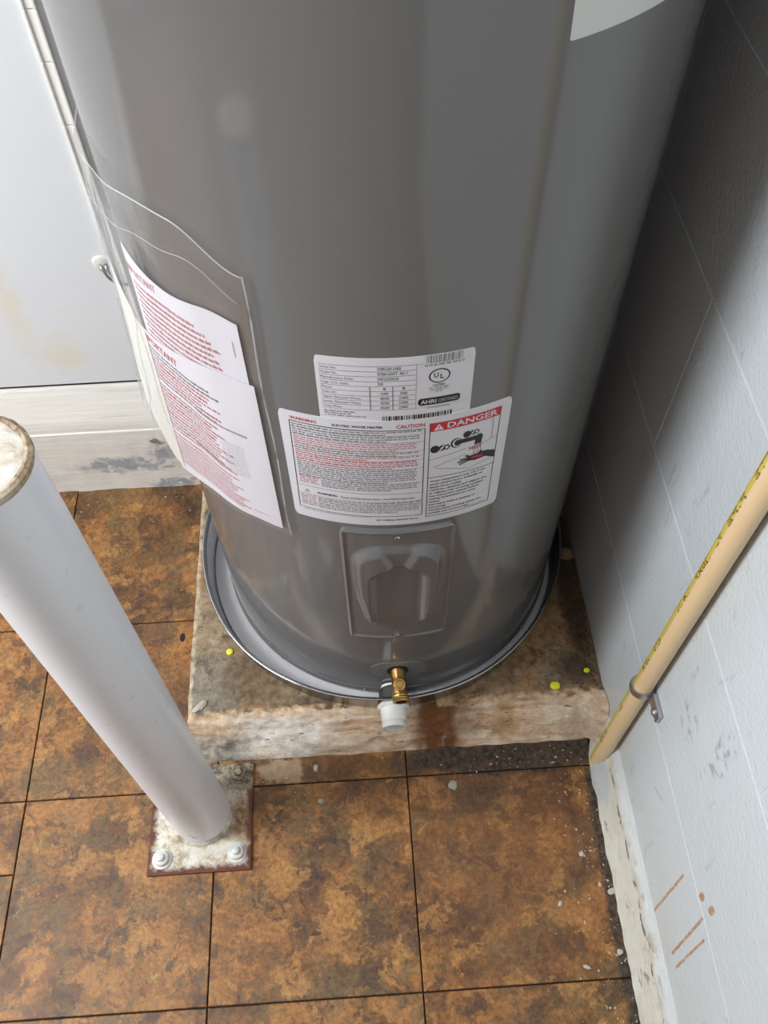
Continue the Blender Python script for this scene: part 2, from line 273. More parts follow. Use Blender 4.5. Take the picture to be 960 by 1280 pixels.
def post_mats():
    n = NT('white_gloss_paint', 0.30, 0, 0.45)
    c = n.mix(n.noise(7, 4), (0.76, 0.77, 0.80), (0.84, 0.85, 0.87))
    c = n.mix(n.mul(n.rng(n.noise(45, 5, 0.7), 0.60, 0.72), 0.35), c, (0.52, 0.49, 0.45))
    W = n.warp(80, 0.012)
    c = n.mix(n.mx(n.seg((0.275, -0.084, 0.055), (0.283, -0.085, 0.040), 0.0028, W), n.seg((0.300, -0.060, 0.80), (0.306, -0.057, 0.79), 0.0016, W)), c, (0.13, 0.12, 0.13))
    n.set('Base Color', c); n.bump(n.noise(60, 3), 0.12, 0.001); M['post_paint'] = n.m
    n = NT('rusty_plate_paint', 0.55, 0, 0.35)
    sx = n.t.nodes.new('ShaderNodeSeparateXYZ'); n.plug(sx.inputs[0], n.P); X, Y, Z = sx.outputs
    c = n.ramp(n.noise(42, 8, 0.75, 0.3), [(0.33, (0.17, 0.105, 0.055)), (0.44, (0.42, 0.34, 0.24)), (0.53, (0.62, 0.57, 0.47)), (0.66, (0.72, 0.70, 0.65))])
    # distance from the plate's rim drives the rust
    dx = n.m_('ABSOLUTE', n.m_('SUBTRACT', X, 0.2835)); dy = n.m_('ABSOLUTE', n.m_('SUBTRACT', Y, -0.0445))
    e = n.rng(n.add(n.m_('MAXIMUM', n.m_('SUBTRACT', dx, 0.079), n.m_('SUBTRACT', dy, 0.082)), n.m_('MULTIPLY', n.m_('SUBTRACT', n.noise(60, 5, 0.7), 0.5), 0.030), False), -0.015, -0.004)
    c = n.mix(e, c, n.mix(n.noise(90, 4), (0.035, 0.010, 0.008), (0.20, 0.055, 0.03)))
    c = n.mix(n.mul(n.blob((0.345, -0.055, 0), (0.020, 0.050, 1), n.warp(60, 0.04), 0.7), 0.9), c, n.mix(n.rng(n.noise(120, 5, 0.7), 0.4, 0.6), (0.16, 0.055, 0.018), (0.40, 0.26, 0.13)))
    c = n.mix(n.mul(n.blob((0.335, 0.02, 0), (0.08, 0.036, 1), n.warp(50, 0.03), 0.6), 0.9), c, n.mix(n.rng(n.noise(110, 6, 0.7), 0.38, 0.62), (0.045, 0.038, 0.03), (0.36, 0.29, 0.19)))
    n.set('Base Color', c); n.bump(n.noise(80, 6, 0.7), 0.6, 0.002); M['plate_paint'] = n.m
    n = NT('flaked_cap_paint', 0.5, 0, 0.35)
    c = n.ramp(n.noise(26, 6, 0.7, 0.8), [(0.33, (0.30, 0.24, 0.17)), (0.46, (0.62, 0.55, 0.46)), (0.6, (0.76, 0.74, 0.70))])
    n.set('Base Color', c); n.bump(n.noise(50, 6, 0.7), 0.6, 0.003); M['cap_paint'] = n.m
    n = NT('rusty_rim_paint', 0.6, 0, 0.3)
    n.set('Base Color', n.ramp(n.noise(45, 5, 0.7), [(0.35, (0.16, 0.085, 0.035)), (0.5, (0.45, 0.36, 0.25)), (0.65, (0.60, 0.54, 0.44))])); M['rim_paint'] = n.m
    n = NT('cream_cpvc', 0.36, 0, 0.45)
    c = n.mix(n.noise(12, 4), (0.74, 0.53, 0.30), (0.80, 0.60, 0.36))
    W = n.warp(90, 0.006)
    c = n.mix(n.mul(n.mx(n.seg((0.91, 0.01, 0.395), (0.91, 0.008, 0.42), 0.004, W), n.seg((0.905, 0.02, 0.338), (0.915, 0.004, 0.332), 0.0016, W)), 0.8), c, (0.85, 0.80, 0.74))
    n.set('Base Color', c); M['cpvc'] = n.m
post_mats()
def film_mat():
    m = bpy.data.materials.new('clear_film'); m.use_nodes = True; t = m.node_tree; t.nodes.clear()
    o = t.nodes.new('ShaderNodeOutputMaterial'); tr = t.nodes.new('ShaderNodeBsdfTransparent'); gl = t.nodes.new('ShaderNodeBsdfGlossy'); df = t.nodes.new('ShaderNodeBsdfDiffuse')
    tr.inputs[0].default_value = (0.985, 0.985, 0.985, 1); gl.inputs['Roughness'].default_value = 0.09; df.inputs[0].default_value = (0.75, 0.77, 0.77, 1)
    lw = t.nodes.new('ShaderNodeLayerWeight'); lw.inputs[0].default_value = 0.22
    nz = t.nodes.new('ShaderNodeTexNoise'); nz.inputs['Scale'].default_value = 12; nz.inputs['Detail'].default_value = 1; nz.inputs['Distortion'].default_value = 1.0
    g = t.nodes.new('ShaderNodeNewGeometry'); vm = t.nodes.new('ShaderNodeVectorMath'); vm.operation = 'MULTIPLY'; vm.inputs[1].default_value = (1.2, 1.2, 0.35)
    t.links.new(g.outputs['Position'], vm.inputs[0]); t.links.new(vm.outputs[0], nz.inputs['Vector'])
    bp = t.nodes.new('ShaderNodeBump'); bp.inputs['Strength'].default_value = 0.35; bp.inputs['Distance'].default_value = 0.004
    t.links.new(nz.outputs[0], bp.inputs['Height'])
    for x in (gl, df, lw): t.links.new(bp.outputs[0], x.inputs['Normal'])
    a = t.nodes.new('ShaderNodeMixShader'); b = t.nodes.new('ShaderNodeMixShader')
    mr = t.nodes.new('ShaderNodeMapRange'); mr.inputs[3].default_value = 0.0; mr.inputs[4].default_value = 0.09
    t.links.new(lw.outputs['Facing'], mr.inputs[0]); t.links.new(mr.outputs[0], a.inputs[0])
    t.links.new(tr.outputs[0], a.inputs[1]); t.links.new(df.outputs[0], a.inputs[2])
    fr = t.nodes.new('ShaderNodeMath'); fr.operation = 'MULTIPLY'; fr.inputs[1].default_value = 0.11; t.links.new(lw.outputs['Fresnel'], fr.inputs[0])
    t.links.new(fr.outputs[0], b.inputs[0]); t.links.new(a.outputs[0], b.inputs[1]); t.links.new(gl.outputs[0], b.inputs[2])
    t.links.new(b.outputs[0], o.inputs[0]); M['film'] = m
film_mat()
def film_edge():
    n = NT('film_edge', 0.12, 0, 0.6, (0.80, 0.82, 0.82)); n.set('Alpha', 0.30); M['film_edge'] = n.m
film_edge()

# ---------------------------------------------------------------- mesh helpers
def link(name, me, mats, parent=None, smooth=False):
    o = bpy.data.objects.new(name, me); COL.objects.link(o)
    for m in (mats if isinstance(mats, (list, tuple)) else [mats]): me.materials.append(M[m])
    if smooth:
        for p in me.polygons: p.use_smooth = True
    if parent is not None:
        o.parent = parent
        root = parent; off = Vector((0, 0, 0))
        while root is not None: off += root.location; root = root.parent
        o.matrix_parent_inverse = Matrix.Translation(-off) if parent.parent is None else Matrix.Identity(4)
    return o
def mesh(name, vs, fs, mats, parent=None, smooth=False, idx=None):
    me = bpy.data.meshes.new(name); me.from_pydata([tuple(v) for v in vs], [], fs)
    if idx: me.polygons.foreach_set('material_index', idx)
    me.update(); return link(name, me, mats, parent, smooth)
def from_bm(name, bm, mats, parent=None, smooth=False, auto=None):
    bmesh.ops.recalc_face_normals(bm, faces=bm.faces[:])
    me = bpy.data.meshes.new(name); bm.to_mesh(me); bm.free()
    o = link(name, me, mats, parent, smooth)
    if auto is not None:
        me.set_sharp_from_angle(angle=math.radians(auto))
    return o
def empty(name, loc, label, cat, group=None):
    o = bpy.data.objects.new(name, None); COL.objects.link(o); o.location = loc; o.empty_display_size = 0.05
    o['label'] = label; o['category'] = cat
    if group: o['group'] = group
    return o
def tag(o, label, cat, group=None):
    o['label'] = label; o['category'] = cat
    if group: o['group'] = group
    return o
def struct(o): o['kind'] = 'structure'; return o
def bm_box(bm, a, b, bev=0.0):
    r = bmesh.ops.create_cube(bm, size=1.0); vs = r['verts']
    for v in vs: v.co = Vector([(a[k]+b[k])/2 + v.co[k]*(b[k]-a[k]) for k in range(3)])
    if bev:
        es = list({e for v in vs for e in v.link_edges}); bmesh.ops.bevel(bm, geom=es, offset=bev, segments=2, affect='EDGES', profile=0.6)
def box(name, a, b, mat, parent=None, bev=0.0):
    bm = bmesh.new(); bm_box(bm, a, b, bev); return from_bm(name, bm, mat, parent)
def frame_to(axis):
    z = Vector(axis).normalized(); x = Vector((0, 0, 1)).cross(z)
    if x.length < 1e-4: x = Vector((1, 0, 0))
    x.normalize(); y = z.cross(x); return x, y, z
def lathe_geo(prof, segs, org=(0, 0, 0), axis=(0, 0, 1), close=True, base=0, wob=None):
    x, y, z = frame_to(axis); org = Vector(org); vs = []; fs = []
    for k, (r, h) in enumerate(prof):
        for s in range(segs):
            a = 2*PI*s/segs; rr, hh = (wob(k, a, r, h) if wob else (r, h))
            vs.append(org + x*(rr*math.cos(a)) + y*(rr*math.sin(a)) + z*hh)
    for k in range(len(prof)-1):
        for s in range(segs):
            t = (s+1) % segs; fs.append((base+k*segs+s, base+k*segs+t, base+(k+1)*segs+t, base+(k+1)*segs+s))
    if close:
        fs.append(tuple(base+s for s in range(segs))[::-1]); fs.append(tuple(base+(len(prof)-1)*segs+s for s in range(segs)))
    return vs, fs
def lathe(name, prof, segs, mat, parent=None, org=(0, 0, 0), axis=(0, 0, 1), close=True, wob=None, auto=40):
    vs, fs = lathe_geo(prof, segs, org, axis, close, 0, wob)
    o = mesh(name, vs, fs, mat, parent, True); o.data.set_sharp_from_angle(angle=math.radians(auto)); return o
def tube(name, pts, r, mat, parent=None, segs=10):
    pts = [Vector(p) for p in pts]; vs = []; fs = []
    for k, p in enumerate(pts):
        t = (pts[min(k+1, len(pts)-1)] - pts[max(k-1, 0)]).normalized(); x, y, z = frame_to(t)
        rr = r[k] if isinstance(r, list) else r
        for s in range(segs): a = 2*PI*s/segs; vs.append(p + x*rr*math.cos(a) + y*rr*math.sin(a))
    for k in range(len(pts)-1):
        for s in range(segs): t = (s+1) % segs; fs.append((k*segs+s, k*segs+t, (k+1)*segs+t, (k+1)*segs+s))
    fs.append(tuple(range(segs))[::-1]); fs.append(tuple((len(pts)-1)*segs+s for s in range(segs)))
    return mesh(name, vs, fs, mat, parent, True)
def sstep(x, a, b):
    t = max(0, min(1, (x-a)/(b-a))); return t*t*(3-2*t)
def fbm(p, s, o=4): return noise.fractal(Vector(p)*s, 1.0, 2.0, o)

# ---------------------------------------------------------------- printing on curved sheets
_tc = {}
def glyphs(txt, bold=False):
    k = (txt, bold)
    if k not in _tc:
        cu = bpy.data.curves.new('t', 'FONT'); cu.body = txt; cu.resolution_u = 2
        if bold: cu.offset = 0.018
        ob = bpy.data.objects.new('t', cu); me = ob.to_mesh()
        vs = [(v.co.x, v.co.y) for v in me.vertices]; fs = [tuple(p.vertices) for p in me.polygons]
        ob.to_mesh_clear(); bpy.data.objects.remove(ob); bpy.data.curves.remove(cu)
        _tc[k] = (vs, fs)
    return _tc[k]
class Print:
    def __init__(s, fn, mats): s.fn = fn; s.mats = mats; s.v = []; s.f = []; s.i = []
    def poly(s, pts, m, off=0.0):
        b = len(s.v); s.v += [s.fn(u, v, off) for u, v in pts]; s.f.append(tuple(range(b, b+len(pts)))); s.i.append(s.mats.index(m))
    def rect(s, u0, v0, u1, v1, m, off=0.0):
        n = max(1, int(abs(u1-u0)/0.006)); nv = max(1, int(abs(v1-v0)/0.04))
        for k in range(n):
            a = u0+(u1-u0)*k/n; c = u0+(u1-u0)*(k+1)/n
            for j in range(nv):
                p = v0+(v1-v0)*j/nv; q = v0+(v1-v0)*(j+1)/nv
                s.poly([(a, p), (c, p), (c, q), (a, q)], m, off)
    def line(s, a, b, w, m, off=0.0):
        d = Vector((b[0]-a[0], b[1]-a[1])); n = max(1, int(d.length/0.008)); p = Vector((-d.y, d.x)).normalized()*w/2
        for k in range(n):
            A = Vector(a)+d*k/n; B = Vector(a)+d*(k+1)/n; s.poly([tuple(A-p), tuple(B-p), tuple(B+p), tuple(A+p)], m, off)
    def ell(s, c, ru, rv, m, off=0.0, n=20, rot=0.0):
        s.poly([(c[0]+ru*math.cos(2*PI*k/n)*math.cos(rot)-rv*math.sin(2*PI*k/n)*math.sin(rot), c[1]+ru*math.cos(2*PI*k/n)*math.sin(rot)+rv*math.sin(2*PI*k/n)*math.cos(rot)) for k in range(n)], m, off)
    def text(s, txt, u, v, h, m, width=None, bold=False, off=0.0):
        vs, fs = glyphs(txt, bold)
        if not vs: return u
        x0 = min(a[0] for a in vs); x1 = max(a[0] for a in vs); sy = h/0.69; sx = sy if width is None else width/(x1-x0)
        b = len(s.v); s.v += [s.fn(u+(x-x0)*sx, v+y*sy, off) for x, y in vs]
        s.f += [tuple(i+b for i in f) for f in fs]; s.i += [s.mats.index(m)]*len(fs); return u+(x1-x0)*sx
    def words(s, u0, u1, v, h, m, rnd, fill=1.0):
        u = u0; end = u0+(u1-u0)*fill
        while u < end-0.001:
            L = min(rnd.uniform(0.0022, 0.0075), end-u); x = u
            while x < u+L-0.0004:
                w = min(rnd.uniform(0.0006, 0.0013), u+L-x); hh = h*rnd.uniform(0.62, 1.0); s.poly([(x, v), (x+w, v), (x+w, v+hh), (x, v+hh)], m); x += w+0.0003
            u += L+0.0011
    def build(s, name, parent):
        return mesh(name, s.v, s.f, s.mats, parent, False, s.i)

# ---------------------------------------------------------------- setting: floor
T = 0.3048
struct(box('floor', (-2.1, -2.7, -0.03), (0.95, 0.74, -0.0032), 'joint'))
FLOOR = bpy.data.objects['floor']
tile_cache = {}
def tile(x0, x1, y0, y1):
    g = 0.0010; w, h = round(x1-x0, 4), round(y1-y0, 4)
    if (w, h) not in tile_cache:
        b = 0.0009; vs = []
        for (i, z) in ((0, -0.0032), (0, -b), (b, 0)):
            vs += [(g+i, g+i, z), (w-g-i, g+i, z), (w-g-i, h-g-i, z), (g+i, h-g-i, z)]
        fs = [(8, 9, 10, 11)]
        for k in (0, 4):
            for s in range(4): fs.append((k+s, k+(s+1) % 4, k+4+(s+1) % 4, k+4+s))
        me = bpy.data.meshes.new('tile'); me.from_pydata(vs, [], fs); me.materials.append(M['tile']); tile_cache[(w, h)] = me
    o = bpy.data.objects.new('tile', tile_cache[(w, h)]); COL.objects.link(o); o.parent = FLOOR; o.location = (x0, y0, 0)
for i in range(-6, 3):
    if i == -1: ys = [-0.11-T*k for k in range(8, -1, -1)] + [0, T, 0.612]
    else: ys = [T*k for k in range(-8, 2)] + [0.612]
    for a, b in zip(ys, ys[1:]):
        tile(i*T, min((i+1)*T, 0.912), a, b)

# ---------------------------------------------------------------- setting: back wall at the left, recess, block wall
XR = 0.935; YB = 0.618; XC = 0.262
wl = struct(box('wall_back', (-2.0, YB, 0.2965), (XC, YB+0.12, 2.5), 'back_wall'))
struct(box('wall_recess', (XC, 0.735, 0.0), (0.96, 0.80, 2.5), 'back_wall'))
def baseboard_back():
    prof = [(0.0, 0.000), (-0.011, 0.000), (-0.010, 0.05), (-0.0095, 0.12), (-0.0085, 0.17), (-0.0085, 0.172), (-0.006, 0.174), (-0.006, 0.205), (-0.0045, 0.207), (-0.0045, 0.250), (-0.003, 0.252), (-0.003, 0.284), (0.0005, 0.2885), (0.004, 0.2885)]
    n = 180; vs = []; fs = []; xs = [-2.0+(XC+2.0)*(k/n)**0.45 for k in range(n+1)]
    for x in xs:
        for (d, z) in prof:
            e = fbm((x, 0, z), 18)*0.0022*(1-sstep(z, 0.02, 0.2)) + fbm((x*0.3, 4, z), 30)*0.0008
            vs.append((x, YB+d-e if z > 0 or d < 0 else YB+0.02, z))
    m = len(prof)
    for k in range(n):
        for j in range(m-1): fs.append((k*m+j, (k+1)*m+j, (k+1)*m+j+1, k*m+j+1))
    o = mesh('baseboard_back', vs, [f[::-1] for f in fs], 'baseboard', None, True); o.data.set_sharp_from_angle(angle=math.radians(50)); struct(o)
    struct(box('trim_1', (-2.0, YB+0.004, 0.0), (XC-0.0005, YB+0.115, 0.293), 'dark_gap'))  # near-black filler behind the baseboard, painted as the gap's shadow
baseboard_back()
# jointed plastic corner strip running up the wall beside the heater
cs = struct(bpy.data.objects.new('trim_2', None)); COL.objects.link(cs); cs.location = (0.224, YB, 0.30)
zz = [0.30, 0.42, 0.545, 0.662, 0.765, 0.845, 0.905, 1.03, 1.15, 1.27, 1.40, 1.54, 1.68, 1.82]
for a, b in zip(zz, zz[1:]):
    bm = bmesh.new()
    for (x0, x1, d) in ((0.2155, 0.2185, 0.0045), (0.2185, 0.2290, 0.0022), (0.2290, 0.2325, 0.0060)):
        bm_box(bm, (x0, YB-d, a+0.0006), (x1, YB+0.001, b-0.0006), 0.0007)
    from_bm('strip_piece', bm, 'white_plastic', cs)

def block_wall():
    w = struct(box('wall_right', (XR+0.0007, -2.7, 0.0), (XR+0.14, 0.74, 2.5), 'mortar'))
    zs = [0.02, 0.28, 0.53, 0.775, 0.979, 1.19, 1.40, 1.61, 1.82, 2.03, 2.24, 2.45]
    L = 0.435; cache = {}
    for r, (z0, z1) in enumerate(zip(zs, zs[1:])):
        y0 = (0.455 if r % 2 else 0.235)
        k0 = -8
        for k in range(k0, 3):
            a = y0+(k-1)*L; b = a+L
            if a > 0.735 or b < -2.7: continue
            a = max(a, -2.69); b = min(b, 0.735); g = 0.0028 if r else 0.0004
            if not r: y0 = 0.235; L2 = 3*L; a = y0+(k-1)*L2; b = a+L2
            if a > 0.735 or b < -2.7: continue
            a = max(a, -2.69); b = min(b, 0.735)
            bm = bmesh.new(); bm_box(bm, (XR, a+g, z0+g), (XR+0.02, b-g, z1-g), 0.0010 if r else 0.0003)
            from_bm('block', bm, 'block_wall', w)
block_wall()
def skirt():
    # thick lumpy paint and mortar fillet where the block wall meets the floor
    n, m = 340, 14; vs = []; fs = []
    for k in range(n+1):
        y = -1.4 + (0.10+1.4)*k/n
        for j in range(m+1):
            t = j/m; h = 0.088*t
            d = 0.029*(1-t)**1.15 + 0.0045*math.exp(-((t-0.72)/0.10)**2)*(0.5+0.5*noise.noise(Vector((y*9, 1, 2))))
            d += fbm((y, 3, h), 26)*0.0028*(1-t*0.7) + 0.003*noise.noise(Vector((y*5, 0, 7)))*(1-t)
            d *= 1-0.55*sstep(y, 0.0, 0.08)
            h2 = h*(1-0.3*sstep(y, 0.0, 0.1)); 
            if j == m: d = -0.001
            vs.append((XR-max(d, -0.001), y, h2-0.0005))
    for k in range(n):
        for j in range(m): a = k*(m+1)+j; fs.append((a, a+m+1, a+m+2, a+1))
    o = mesh('baseboard_right', vs, [f[::-1] for f in fs], 'skirt', None, True); struct(o)
skirt()
# the rest of the room (seen only in reflections and as bounce)
struct(box('ceiling', (-2.1, -2.8, 2.5), (1.1, 0.86, 2.56), 'ceiling_paint'))
wf = struct(box('wall_front', (-2.0, -2.78, 0.0), (1.07, -2.70, 2.5), 'rear_wall'))
struct(box('door_1', (0.30, -2.70, 0.02), (1.0-0.08, -2.66, 2.03), 'rear_dark'))  # unseen dark panel added for a dark band in the heater's reflection
struct(box('trim_3', (XR-0.02, -1.16, 0.0), (XR+0.01, -1.02, 2.1), 'post_paint'))  # unseen pale strip, added to reflect as a bright band in the jacket
struct(box('door_3', (XR-0.012, -2.0, 0.0), (XR+0.01, -1.162, 2.05), 'rear_dark'))  # unseen dark panel added next to the strip to set off its reflection
struct(box('door_2', (-0.95, -2.70, 0.02), (-0.35, -2.66, 2.03), 'rear_door'))  # unseen pale panel added behind the camera to vary the heater's reflection
# left wall with the open doorway the daylight comes through
for (a, b) in (((-2.0, -2.7, 0), (-1.9, -1.05, 2.5)), ((-2.0, 0.10, 0), (-1.9, 0.618, 2.5)), ((-2.0, -1.05, 2.42), (-1.9, 0.10, 2.5))):
    struct(box('wall_left', a, b, 'rear_wall'))

# ---------------------------------------------------------------- concrete slab
def slab():
    prof = []
    for k in range(15): t = k/14; prof.append((0.043+0.052*t, 0.070*(t**0.85)))
    for k in range(1, 60): t = k/59; prof.append((0.095+(0.734-0.095)*t**1.35, 0.070))
    nx = 190; vs = []; m = len(prof); x0, x1 = 0.2635, XR-0.001
    for i in range(nx+1):
        x = x0+(x1-x0)*i/nx
        for j, (y, z) in enumerate(prof):
            fr = 1-sstep(y, 0.093, 0.105)
            lip = math.exp(-((y-0.098)/0.007)**2)
            e = fbm((x, y*2, z*2), 22, 5)
            zz = z + (0.0012*e if fr < 0.5 else 0.0) + lip*(0.0060*noise.noise(Vector((x*85, y*85, 0)))+0.0020)
            zz -= 0.006*math.exp(-((x-x0)/0.006)**2)*(0.6+noise.noise(Vector((x*30, y*30, 3)))) if z >= 0.069 else 0
            yy = y - fr*(0.006*e*sstep(z, 0, 0.01) + 0.004*noise.noise(Vector((x*14, z*60, 1))))
            xx = x
            if i == 0: xx = x + 0.002*noise.noise(Vector((y*25, z*10, 8)))
            # mortar swells up to the wall at the right end
            q = sstep(x, XR-0.05, XR); zz += 0.012*q*fr; yy -= 0.030*q*q*fr
            if j == 0: zz = 0.0; yy = y + 0.004*noise.noise(Vector((x*20, 0, 5)))
            if math.hypot(xx-0.5932, yy-0.3874) < 0.316: zz = min(zz, 0.0700)
            vs.append((xx, yy, max(zz, 0.0)))
    fs = []
    for i in range(nx):
        for j in range(m-1): a = i*m+j; fs.append((a, a+m, a+m+1, a+1))
    b = len(vs)
    for i in range(nx+1):
        vs.append((vs[i*m+m-1][0], prof[-1][0], 0.0))
    for i in range(nx): fs.append((i*m+m-1, (i+1)*m+m-1, b+i+1, b+i))
    fs.append(tuple(range(0, m)) + (b,)); fs.append(tuple(nx*m+j for j in range(m))[::-1] + (b+nx,))
    fs.append(tuple(i*m for i in range(nx+1))[::-1] + tuple(b+i for i in range(nx+1)))
    bm = bmesh.new(); bv = [bm.verts.new(v) for v in vs]
    for f in fs:
        try: bm.faces.new([bv[i] for i in f])
        except ValueError: pass
    o = from_bm('concrete_pad', bm, 'slab', None, True, 50)
    tag(o, 'stained concrete pad with rough mortar front edge under the grey water heater', 'concrete pad')
slab()

# ---------------------------------------------------------------- drain pan
PC = Vector((0.5932, 0.3874, 0)); PR = 0.3076; ZP = 0.0705
def pan():
    t = empty('drain_pan', (PC.x, PC.y, ZP), 'round dented aluminium drain pan on the concrete pad beneath the water heater', 'drain pan')
    def wob(k, a, r, h):
        f = min(1, r/PR)
        rr = r*(1 + 0.0075*math.sin(2*a+0.7)*f + 0.004*math.sin(5*a+1)*f)
        if r < 0.292: h = h + 0.0022*max(0, noise.noise(Vector((math.cos(a)*r*16, math.sin(a)*r*16, 3))))*(1 if r > 0.1 else 0)
        return rr, h
    fl = [(0.02, 0.0018)]+[(0.02+0.270*k/24, 0.0018) for k in range(1, 25)]
    prof = [(0.290, 0.0), (0.2975, 0.0012), (0.3000, 0.005), (PR-0.0035, 0.054), (PR+0.0005, 0.0565), (PR+0.0006, 0.0575), (PR-0.0018, 0.0580), (PR-0.0042, 0.0565), (PR-0.0050, 0.052), (0.2985, 0.0055), (0.2950, 0.0026)]+fl[::-1]
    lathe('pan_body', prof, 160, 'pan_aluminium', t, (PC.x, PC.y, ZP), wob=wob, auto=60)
    # rolled rim
    pts = []
    vs = []; fs = []; N = 200; mseg = 8
    for s in range(N):
        a = 2*PI*s/N; rr, _ = wob(0, a, PR, 0)
        for j in range(mseg):
            b = 2*PI*j/mseg; q = rr+0.0017*math.cos(b)
            x, y, z = frame_to((0, 0, 1))
            vs.append(PC + x*q*math.cos(a)+y*q*math.sin(a)+Vector((0, 0, ZP+0.0575+0.0016*math.sin(b))))
    for s in range(N):
        for j in range(mseg): fs.append((s*mseg+j, ((s+1) % N)*mseg+j, ((s+1) % N)*mseg+(j+1) % mseg, s*mseg+(j+1) % mseg))
    mesh('rolled_rim', vs, fs, 'pan_aluminium', t, True)
    for px, py in ((0.552, 0.122),):
        lathe('rivet', [(0.0022, 0), (0.0022, 0.0006), (0.001, 0.0012)], 10, 'dark_gap', t, (px, py, ZP+0.004))
    # crease in the pan floor
    tube('crease', [(0.375, 0.285, ZP+0.0022), (0.392, 0.25, ZP+0.0042), (0.415, 0.215, ZP+0.0038), (0.445, 0.180, ZP+0.002)], [0.0008, 0.003, 0.0025, 0.0008], 'pan_aluminium', t)
pan()
def drain_fitting():
    t = empty('drain_fitting', (0.597, 0.055, 0.082), 'white plastic drain fitting sticking out of the front of the aluminium pan', 'pipe fitting')
    o = (0.5930, 0.0815, 0.101); ax = (0, -1, -0.04)
    lathe('outer_flange', [(0.0235, -0.003), (0.0245, 0.0), (0.0245, 0.003), (0.0230, 0.0045), (0.0200, 0.005)], 8, 'white_plastic', t, o, ax, auto=30)
    lathe('spigot', [(0.0205, 0.004), (0.0190, 0.024), (0.0184, 0.0248), (0.0184, 0.0260), (0.0190, 0.0268), (0.0186, 0.036), (0.0145, 0.036), (0.0145, 0.016)], 40, 'white_plastic', t, o, ax)
    lathe('washer', [(0.0235, -0.0062), (0.0235, -0.003)], 32, 'black_plastic', t, o, ax)
    lathe('inner_nut', [(0.0215, -0.024), (0.0215, -0.0065)], 8, 'black_plastic', t, (0.5935, 0.0815, 0.104), ax)
    lathe('inner_collar', [(0.0125, -0.031), (0.0125, -0.0275), (0.0175, -0.0275), (0.0175, -0.031)], 32, 'white_plastic', t, (0.5935, 0.0815, 0.104), ax)
drain_fitting()

# ---------------------------------------------------------------- water heater
HC = Vector((0.6034, 0.3913, 0)); R = 0.2779
def hmap(u, z, off=0.0):
    a = u/R; r = R+off; return (HC.x+r*math.sin(a), HC.y-r*math.cos(a), z)
def sheet(name, outline_w, z0, z1, off, mat, parent, th=0.0003, rc=0.006, nu=48, nz=24, hfun=None, u0=None):
    """curved sheet with rounded corners, u in [ua,ub]"""
    ua, ub = outline_w; bm = bmesh.new(); G = {}
    def rc_clip(u, z):
        du = min(u-ua, ub-u); dz = min(z-z0, z1-z); return not (du < rc and dz < rc and math.hypot(rc-du, rc-dz) > rc*1.0001)
    us = [ua+(ub-ua)*k/nu for k in range(nu+1)]; zs = [z0+(z1-z0)*k/nz for k in range(nz+1)]
    for i, u in enumerate(us):
        for j, z in enumerate(zs):
            uu, zz = u, z
            if not rc_clip(u, z):   # pull onto the rounded corner
                cu = ua+rc if u-ua < rc else ub-rc; cz = z0+rc if z-z0 < rc else z1-rc
                d = Vector((u-cu, z-cz)); d = d.normalized()*rc; uu, zz = cu+d.x, cz+d.y
            h = off+th+(hfun(uu, zz) if hfun else 0)
            G[i, j] = bm.verts.new(hmap(uu, zz, h))
    for i in range(nu):
        for j in range(nz): bm.faces.new((G[i, j], G[i+1, j], G[i+1, j+1], G[i, j+1]))
    # edge skirt down to the surface
    ring = [(i, 0) for i in range(nu)]+[(nu, j) for j in range(nz)]+[(i, nz) for i in range(nu, 0, -1)]+[(0, j) for j in range(nz, 0, -1)]
    base = {}
    for k in ring:
        co = G[k].co; d = Vector((co.x-HC.x, co.y-HC.y, 0)); L = d.length; d = d/L
        base[k] = bm.verts.new((HC.x+d.x*(R+off-0.0002), HC.y+d.y*(R+off-0.0002), co.z))
    for a, b in zip(ring, ring[1:]+ring[:1]): bm.faces.new((G[b], G[a], base[a], base[b]))
    o = from_bm(name, bm, mat, parent, True, 35); return o
